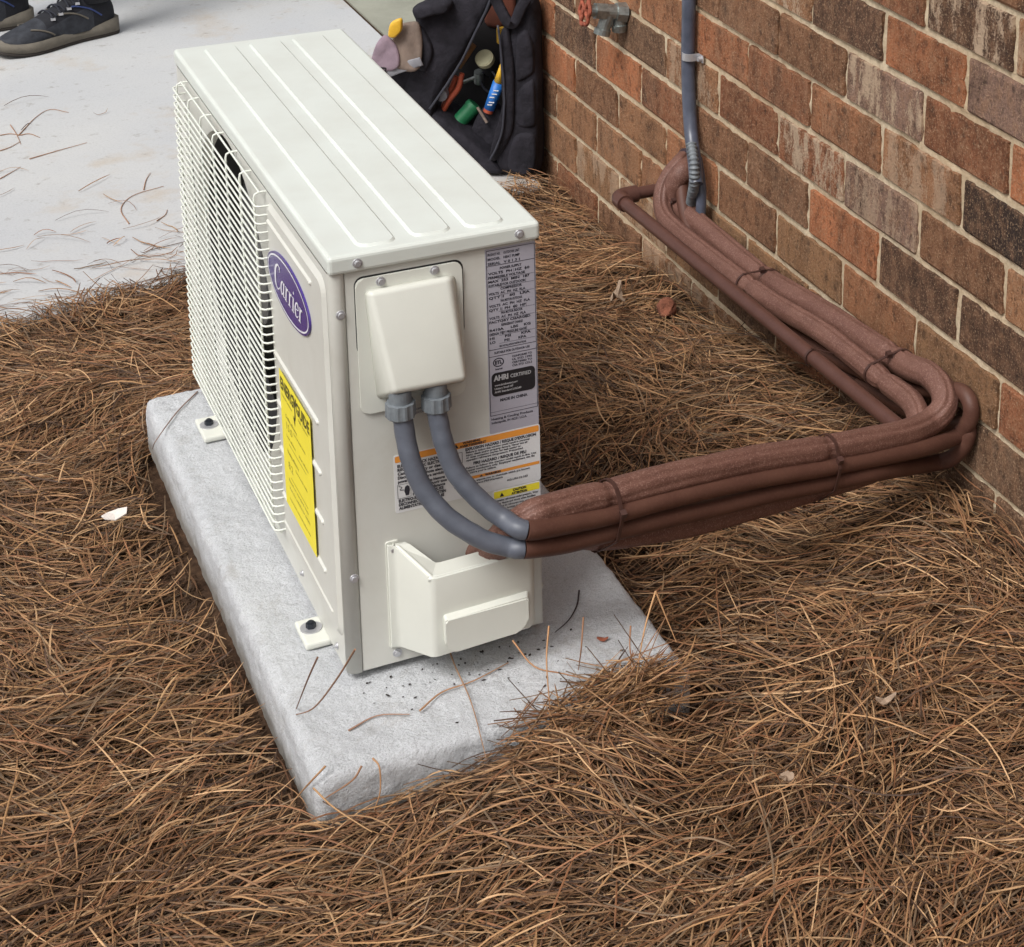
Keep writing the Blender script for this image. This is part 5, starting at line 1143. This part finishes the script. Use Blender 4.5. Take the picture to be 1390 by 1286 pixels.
n0 = node(hipc+f_*0.035+Vector((0, 0, 0.60)), 0.052); n1_ = node(hipc+f_*0.045+Vector((0, 0, 0.69)), 0.056, n0); n2_ = node(hipc+f_*0.055+Vector((0, 0, 0.77)), 0.082, n1_); node(hipc+f_*0.05+Vector((0, 0, 0.86)), 0.080, n2_); node(hipc+f_*0.155+Vector((0, 0, 0.77)), 0.012, n2_)
for sg in (1, -1):      # arms hang inside the sleeves, with hands
    sh = node(hipc+s_*0.19*sg+f_*0.02+Vector((0, 0, 0.46)), 0.035, n0); el2 = node(hipc+s_*0.235*sg+f_*0.03+Vector((0, 0, 0.24)), 0.038, sh); wr2 = node(hipc+s_*0.24*sg+f_*0.10+Vector((0, 0, 0.01)), 0.025, el2)
    pm = node(hipc+s_*0.24*sg+f_*0.12+Vector((0, 0, -0.07)), 0.030, wr2)
    for q in range(4): node(hipc+s_*0.24*sg+f_*(0.095+0.018*q)+Vector((0, 0, -0.155+0.006*abs(q-1))), 0.008, pm)
    node(hipc+s_*0.215*sg+f_*0.17+Vector((0, 0, -0.085)), 0.009, wr2)
skinned('body', V_, E_, RR, 'skin')
bm = bmesh.new(); bmesh.ops.create_uvsphere(bm, u_segments=20, v_segments=12, radius=0.098, matrix=Matrix.Translation(hipc+f_*0.035+Vector((0, 0, 0.865))) @ Matrix.Diagonal((1, 0.95, 0.85, 1)))
fin('hair', bm, 'hair', person, True)

# ------------------------------------------------------------ pine straw
rng = np.random.RandomState(11)
def valnoise(x, y, s, seed):
    g = np.random.RandomState(seed).rand(64, 64)
    u = x*s+31.3; v = y*s+17.7; i = np.floor(u).astype(int); j = np.floor(v).astype(int); fu = u-i; fv = v-j
    fu = fu*fu*(3-2*fu); fv = fv*fv*(3-2*fv); i %= 64; j %= 64; i2 = (i+1) % 64; j2 = (j+1) % 64
    return (g[i, j]*(1-fu)+g[i2, j]*fu)*(1-fv)+(g[i, j2]*(1-fu)+g[i2, j2]*fu)*fv
PAL = np.array([(158, 121, 84), (137, 103, 72), (178, 143, 106), (120, 89, 63), (96, 71, 52), (147, 110, 77), (125, 90, 63), (118, 97, 76), (76, 56, 43), (131, 90, 62)])/255.0
PALL = np.where(PAL > 0.04, ((PAL+0.055)/1.055)**2.4, PAL/12.92)
def build_needles(name, cx, cy, ang, lenr, h0, tilt, curv, width, colsel, colmul, SEG=5, zfix=None, allow_pad=False):
    n = len(cx); K = SEG+1
    t = np.linspace(-0.5, 0.5, K)[None, :]
    a = ang[:, None]+curv[:, None]*t*1.0
    step = lenr[:, None]/SEG
    dx = np.cos(a)*step; dy = np.sin(a)*step
    x = np.cumsum(dx, 1); y = np.cumsum(dy, 1); x = x-x.mean(1, keepdims=True)+cx[:, None]; y = y-y.mean(1, keepdims=True)+cy[:, None]
    base = dirt(x, y)
    base = np.maximum(base, np.where(y > edge_y(x)-0.03, SLAB_Z+0.001, -9))
    z = base*0.65+base.mean(1, keepdims=True)*0.35+h0[:, None]+tilt[:, None]*t*lenr[:, None]+rng.uniform(-0.012, 0.012, (n, 1))*(t**2*4-0.6)
    if allow_pad:
        b2 = np.where((x > PADX0-0.01) & (x < PADX1+0.03) & (y > PADY0-0.03), 0.0, base); z = b2.mean(1, keepdims=True)+h0[:, None]+tilt[:, None]*t*lenr[:, None]
    z = np.maximum(z, base+0.0015)
    onslab = y > edge_y(x)
    inpad = (x > PADX0-0.002) & (x < PADX1+0.002) & (y > PADY0-0.002) & (y < PADY1+0.002)
    low = inpad & (z < 0.001)
    over = low.any(1)
    if allow_pad: z = np.where(inpad, np.maximum(z, 0.0035), z)
    keep = np.ones(n, bool) if allow_pad else ~over
    keep &= (x.max(1) < WX-0.002) | (y.min(1) > WY1+0.02)
    inu = (x > -0.02) & (x < 0.23) & (y > -0.06) & (y < 0.77) & (z > -0.005)
    keep &= ~inu.any(1)
    x, y, z = x[keep], y[keep], z[keep]; n = len(x); width = width[keep]
    P = np.stack([x, y, z], -1)
    T = np.gradient(P, axis=1); T /= np.linalg.norm(T, axis=2, keepdims=True)+1e-9
    up = np.array([0, 0, 1.0]); roll = rng.uniform(-0.7, 0.7, (n, 1, 1))
    Sd = np.cross(T, up); Sd /= np.linalg.norm(Sd, axis=2, keepdims=True)+1e-9
    Up = np.cross(Sd, T); Sr = Sd*np.cos(roll)+Up*np.sin(roll); Ur = np.cross(Sr, T)
    prof = np.array([0.75]+[1.0]*(K-2)+[0.35])[None, :, None]; w = width[:, None, None]*prof/2
    V = np.stack([P-Sr*w, P+Ur*w*0.8, P+Sr*w], 2)       # n,K,3,3
    V = V.reshape(-1, 3)
    b = (np.arange(n)*K*3)[:, None, None]+(np.arange(SEG)*3)[None, :, None]+np.arange(2)[None, None, :]
    F = np.stack([b, b+1, b+4, b+3], -1).reshape(-1, 4)
    me = bpy.data.meshes.new(name); me.vertices.add(len(V)); me.vertices.foreach_set('co', V.astype(np.float32).ravel())
    me.loops.add(F.size); me.loops.foreach_set('vertex_index', F.astype(np.int32).ravel())
    me.polygons.add(len(F)); me.polygons.foreach_set('loop_start', np.arange(0, F.size, 4, dtype=np.int32))
    try: me.polygons.foreach_set('loop_total', np.full(len(F), 4, np.int32))
    except Exception: pass
    me.polygons.foreach_set('use_smooth', np.ones(len(F), bool)); me.update(calc_edges=True)
    col = PALL[colsel[keep]]*colmul[keep][:, None]; col = np.repeat(col, K*3, 0); col = np.concatenate([col, np.ones((len(col), 1))], 1)
    # darker papery sheath end
    k = np.tile(np.repeat((np.arange(K) == 0), 3), n); col[k, :3] *= 0.55
    at = me.attributes.new('needle_colour', 'FLOAT_COLOR', 'POINT'); at.data.foreach_set('color', col.astype(np.float32).ravel())
    me.validate(); print(name, n)
    return mk(name, me, 'needle')
def region(n):
    x = rng.uniform(-0.75, WX, n*2); y = rng.uniform(-0.9, 1.62, n*2)
    # keep what the photograph or a step aside could see
    k = (y > -0.62-0.50*(x+0.1)) & (y < edge_y(x)+0.02*(valnoise(x, y, 12, 5)-0.3)-0.006) & (y > -0.95)
    k &= ~((x < -0.45) & (y < 0.0))
    k &= ~((x > PADX0+0.02) & (x < PADX1-0.02) & (y > PADY0+0.03) & (y < PADY1-0.02))
    # thinner beside the left edge of the pad, where soil shows
    bare = np.exp(-((x+0.115)/0.035)**2)*np.exp(-((y-0.42)/0.20)**2)
    k &= rng.rand(len(x)) > 0.80*bare
    return x[k][:n], y[k][:n]
def field(x, y):
    return R(-24)+(valnoise(x, y, 3.1, 2)-0.5)*2.0+(valnoise(x, y, 8.5, 3)-0.5)*2.2
def mass(N, clump, hlo, hhi, bright, spread):
    C = max(1, N//clump); cx, cy = region(C); C = len(cx)
    ca = field(cx, cy)+rng.normal(0, 0.52, C); ch = rng.uniform(hlo, hhi, C); ct = rng.normal(0, 0.05, C)
    i = np.repeat(np.arange(C), clump); n = len(i)
    x = cx[i]+rng.normal(0, spread, n); y = cy[i]+rng.normal(0, spread, n)
    ang = ca[i]+rng.normal(0, 0.24, n)+np.where(rng.rand(n) < 0.12, rng.uniform(-1.5, 1.5, n), 0)
    hn = 0.75+0.5*valnoise(x, y, 7, 9)
    bare = np.exp(-((x+0.115)/0.04)**2)*np.exp(-((y-0.42)/0.22)**2)
    h = (ch[i]+rng.normal(0, 0.003, n)).clip(0.0015)*hn*(1-0.6*bare)
    ln = rng.uniform(0.035, 0.135, n)*np.where(rng.rand(n) < 0.15, 0.5, 1)
    cur = rng.normal(0, 0.22, n)+rng.normal(0, 0.22, C)[i]
    w = rng.uniform(0.0010, 0.0020, n)+(0.0002 if bright > 0.8 else 0)
    cs = rng.randint(0, len(PALL), n); cm = bright*rng.uniform(0.72, 1.2, n)
    return x, y, ang, ln, h, ct[i]+rng.normal(0, 0.06, n), cur, w, cs, cm
tag(build_needles('pine_straw_litter', *mass(34000, 6, 0.000, 0.012, 0.46, 0.018), SEG=4), 'dark lower layer of old pine needles on the soil', 'pine straw', kind='stuff')
tag(build_needles('pine_straw', *mass(40000, 5, 0.008, 0.026, 0.95, 0.015)), 'tan pine needle mulch covering the ground around the pad', 'pine straw', kind='stuff')
a = mass(6500, 3, 0.020, 0.040, 1.15, 0.020); a = list(a); a[5] = a[5]+rng.normal(0, 0.12, len(a[5]))
tag(build_needles('loose_pine_straw', *a), 'loose pale pine needles lying on top of the mulch', 'pine straw', kind='stuff')
# needles spilling over the near right part of the pad
n = 560
x = np.minimum(rng.normal(0.245, 0.055, n), rng.normal(0.310, 0.018, n)); y = rng.normal(-0.172, 0.020, n)+0.018*(x > 0.22)
x = np.maximum(x, 0.12+rng.uniform(0, 0.06, n))
ang = rng.normal(R(8), 0.6, n); tl = rng.normal(0.0, 0.28, n)*np.where((rng.rand(n) < 0.16) & (x > 0.2), 4.0, 1)
o = build_needles('spilled_pine_straw', x, y, ang, rng.uniform(0.04, 0.11, n), rng.uniform(0.001, 0.016, n), tl, rng.normal(0, 0.3, n), rng.uniform(0.0012, 0.0021, n), rng.randint(0, len(PALL), n), rng.uniform(0.85, 1.25, n), allow_pad=True)
tag(o, 'heap of pine needles spilling over the front right corner of the pad', 'pine straw', kind='stuff')
# scattered needles on the slab
n = 300
x = rng.uniform(-0.75, 0.35, n); d = np.abs(rng.normal(0, 0.16, n)); y = edge_y(x)+d-0.03
far = rng.rand(n) < 0.10; y = np.where(far, rng.uniform(1.5, 2.5, n), y); x = np.where(far, rng.uniform(-0.5, 0.25, n), x)
o = build_needles('scattered_pine_straw', x, y, rng.uniform(-1.2, 0.9, n), rng.uniform(0.03, 0.11, n), np.full(n, 0.0015)+rng.uniform(0, 0.003, n), np.zeros(n), rng.normal(0, 0.9, n), rng.uniform(0.0013, 0.0020, n), rng.randint(0, len(PALL), n), rng.uniform(0.85, 1.15, n))
tag(o, 'single pine needles scattered over the concrete slab', 'pine straw', kind='stuff')

bm = bmesh.new()
for i in range(900):
    x = rnd.gauss(-0.105, 0.028); y = rnd.uniform(-0.1, 0.74)
    if x > PADX0-0.004: continue
    r_ = rnd.uniform(0.0012, 0.0050)*(0.5+rnd.random()**3)
    bmesh.ops.create_icosphere(bm, subdivisions=1, radius=r_, matrix=Matrix.Translation((x, y, float(dirt(np.array(x), np.array(y)))+r_*0.3)) @ Matrix.Rotation(rnd.uniform(0, 3), 4, 'Z') @ Matrix.Diagonal((rnd.uniform(.8, 1.5), 1, rnd.uniform(.5, .9), 1)))
tag(fin('soil_clods', bm, 'soil'), 'small clods of bare soil along the left side of the pad', 'soil', kind='stuff')
# individual needles standing or lying where the eye catches them
def strand(pts, r, mat_col, nm='pine_needle'):
    bm = bmesh.new(); sweep(bm, catmull(pts, 5), lambda t, a: r*(1-0.55*t), 6)
    me = bpy.data.meshes.new(nm); bm.to_mesh(me); bm.free()
    at = me.attributes.new('needle_colour', 'FLOAT_COLOR', 'POINT'); c = srgb(*mat_col); at.data.foreach_set('color', [v for _ in me.vertices for v in c])
    return mk(nm, me, 'needle', None, True)
singles = [
 ([(-0.0550, -0.2458, 0.2095), (-0.0620, -0.1920, 0.1442), (-0.0680, -0.1197, 0.0698), (-0.0627, 0.0041, -0.0200)], 'long needle sticking up over the pad edge below the front mounting foot', (150, 116, 92)),
 ([(-0.0620, -0.1248, 0.1293), (-0.0660, -0.0958, 0.0881), (-0.0611, -0.0036, -0.0120)], 'short needle crossing the long one at the pad edge', (128, 98, 80)),
 ([(-0.0233, -0.0774, 0.0022), (0.0101, -0.0670, 0.0025), (0.0412, -0.0792, 0.0022)], 'bent pale needle lying alone on the near left of the pad', (160, 128, 108)),
 ([(-0.0039, 0.7481, 0.0020), (-0.0418, 0.6978, 0.0030), (-0.0815, 0.6321, 0.0025), (-0.0800, 0.6783, -0.0336)], 'thin curved needle on the far left corner of the pad', (132, 108, 96)),
 ([(0.2862, 0.0581, 0.0020), (0.2726, 0.0309, 0.0022), (0.2536, 0.0079, 0.0020), (0.2307, -0.0079, 0.0020)], 'dark curved needle on the pad right of the unit', (58, 48, 50)),
 ([(0.1110, 0.0122, 0.0150), (0.1074, -0.0309, 0.0100), (0.1036, -0.0951, 0.0060), (0.0889, -0.1834, 0.0020)], 'long needle running from below the valve cover to the pad edge', (150, 118, 92)),
 ([(0.1908, -0.0974, 0.0750), (0.1803, -0.1167, 0.0450), (0.1727, -0.1472, -0.0050)], 'upright tan needle standing in the straw at the front of the pad', (176, 134, 96)),
 ([(0.2326, -0.0912, 0.0700), (0.2229, -0.1082, 0.0450), (0.2239, -0.0960, 0.0100)], 'brown needle standing on the pad left of the straw tuft', (140, 104, 78)),
 ([(0.3001, -0.1306, 0.1050), (0.2827, -0.1428, 0.0750), (0.2699, -0.1520, 0.0350), (0.2637, -0.1579, 0.0000)], 'thick upright needle of the tall tuft over the pad corner', (188, 146, 104)),
 ([(0.3001, -0.1306, 0.1050), (0.3086, -0.1403, 0.0750), (0.3154, -0.1502, 0.0500)], 'arched needle hanging from the top of the tall tuft', (180, 138, 98)),
 ([(0.2804, -0.1078, 0.0550), (0.2724, -0.1244, 0.0400), (0.2752, -0.1295, 0.0150)], 'short broken needle left of the tall tuft', (150, 110, 82)),
 ([(0.1645, -0.0559, 0.0400), (0.1737, -0.0962, 0.0300), (0.2011, -0.1115, 0.0220), (0.2469, -0.1335, 0.0080)], 'long needle lying across the front of the pad towards the tuft', (166, 124, 90)),
 ([(-0.0151, -0.1377, 0.0060), (-0.0125, -0.1515, 0.0040), (-0.0144, -0.1573, -0.0200), (-0.0211, -0.1565, -0.0400)], 'needle bundle bending over the front edge of the pad', (168, 128, 92)),
 ([(-0.0297, -0.1493, 0.0100), (-0.0413, -0.1542, 0.0000), (-0.0675, -0.1434, -0.0200)], 'needle tip against the near face of the pad', (140, 104, 76)),
 ([(-0.0619, -0.1333, 0.0100), (-0.0754, -0.1347, 0.0000), (-0.0862, -0.1133, -0.0300), (-0.1084, -0.1254, -0.0400)], 'needle leaning on the near left corner of the pad', (160, 122, 86)),
 ([(-0.0774, -0.1415, -0.0050), (-0.0616, -0.1624, -0.0200), (-0.0357, -0.2001, -0.0300)], 'pale needle crossing below the near left corner of the pad', (178, 140, 100)),
 ([(0.0520, -0.0804, 0.0040), (0.0831, -0.0588, 0.0030), (0.1190, -0.0548, 0.0030), (0.1643, -0.0401, 0.0030)], 'curved needle on the pad front pointing at the valve cover', (170, 130, 96)),
]
for pts, lab, c in singles: tag(strand(pts, 0.0011, c), lab, 'pine needle')
slabs = [
 ([(-0.0826, 2.2817, -0.1185), (-0.0629, 2.2820, -0.1185), (-0.0428, 2.2630, -0.1185)], 'thick bent needle at the left edge of the photo on the slab'),
 ([(-0.0495, 2.2661, -0.1185), (-0.0037, 2.3618, -0.1185), (0.0311, 2.4011, -0.1185), (0.0626, 2.3659, -0.1185)], 'long needle rising from the needle cluster on the slab'),
 ([(-0.0559, 2.3368, -0.1185), (-0.0523, 2.2770, -0.1185), (-0.0525, 2.2110, -0.1185)], 'short needle crossing the needle cluster on the slab'),
 ([(-0.0481, 2.2655, -0.1185), (-0.0283, 2.2657, -0.1185), (-0.0128, 2.2345, -0.1185)], 'short needle right of the needle cluster on the slab'),
 ([(-0.0941, 2.1891, -0.1185), (-0.0731, 2.2022, -0.1185), (-0.0502, 2.2286, -0.1185)], 'needle below the needle cluster on the slab'),
 ([(-0.0484, 2.1177, -0.1185), (0.0075, 2.1411, -0.1185), (0.0672, 2.1638, -0.1185)], 'faint straight needle right of the needle cluster on the slab'),
 ([(-0.1136, 2.0307, -0.1185), (-0.0919, 2.0547, -0.1185), (-0.0699, 2.0791, -0.1185)], 'short needle at the left frame edge on the slab'),
 ([(0.0658, 1.6995, -0.1185), (0.0653, 1.7775, -0.1185), (0.0967, 1.8349, -0.1185), (0.1581, 1.8595, -0.1185)], 'hooked reddish needle on the slab left of the grille'),
 ([(0.1208, 1.8564, -0.1185), (0.1339, 1.9048, -0.1185), (0.1488, 1.9406, -0.1185)], 'short needle touching the hooked needle on the slab'),
 ([(0.1138, 1.6919, -0.1185), (0.1325, 1.7140, -0.1185), (0.1410, 1.7374, -0.1185)], 'small bent needle on the slab just left of the grille'),
]
for pts, lab in slabs: tag(strand(pts, 0.0011, (160, 122, 96)), lab, 'pine needle')

# small litter
def flake(name, c, rx, ry, rz, mat, label, cat, seed, jag=0.25, curl=0.3, n=14, th=0.0014):
    r_ = random.Random(seed); bm = bmesh.new(); ctr = Vector(c); m_ = Matrix.Rotation(rz, 3, 'Z'); P = []
    for i in range(n):
        a = 2*math.pi*i/n; k = 1-jag*r_.random(); P.append((rx*k*math.cos(a), ry*k*math.sin(a)))
    top = [bm.verts.new(ctr+m_ @ Vector((a, b, curl*(a*a/rx-rx*0.2)+th))) for a, b in P]; bot = [bm.verts.new(v.co-Vector((0, 0, th))) for v in top]
    c1 = bm.verts.new(ctr+Vector((0, 0, th))); c0 = bm.verts.new(ctr)
    for i in range(n):
        j = (i+1) % n; bm.faces.new((top[i], top[j], c1)); bm.faces.new((bot[j], bot[i], c0)); bm.faces.new((top[i], bot[i], bot[j], top[j]))
    return tag(fin(name, bm, mat), label, cat)
flake('white_chip', (-0.1552, 0.5310, -0.0360), 0.0190, 0.0125, R(18), 'chip', 'small white chip lying on the straw left of the pad', 'chip', 3, 0.22, 0.25, n=7, th=0.0016)
flake('dry_leaf', (0.6859, 0.8965, -0.0550), 0.026, 0.014, R(50), 'leaf', 'curled grey brown leaf in the straw behind the unit', 'leaf', 4, 0.5, 1.2, 18)
flake('dry_leaf', (0.5147, -0.2539, -0.0180), 0.016, 0.007, R(-10), 'leaf', 'crumpled pale leaf bits in the straw at the right', 'leaf', 5, 0.6, 1.0, 18)
flake('dry_leaf', (0.3550, -0.3332, -0.0080), 0.013, 0.009, R(20), 'leaf', 'small pale leaf in the straw at the lower right', 'leaf', 6, 0.6, 1.0, 16)
flake('leaf_scrap', (0.2735, -0.0441, 0.0025), 0.0075, 0.0040, R(-30), 'redleaf', 'small reddish leaf scrap on the pad right of the unit', 'leaf', 7, 0.3, 0.5, 10, 0.0006)
bm = bmesh.new(); bmesh.ops.create_icosphere(bm, subdivisions=3, radius=0.016, matrix=Matrix.Translation((0.7566, 0.8610, -0.0750))); blobby(bm, 0.008, 70, 3)
tag(fin('clay_lump', bm, 'clay', None, True), 'reddish clay lump in the straw beside the drain pipe', 'clay lump')
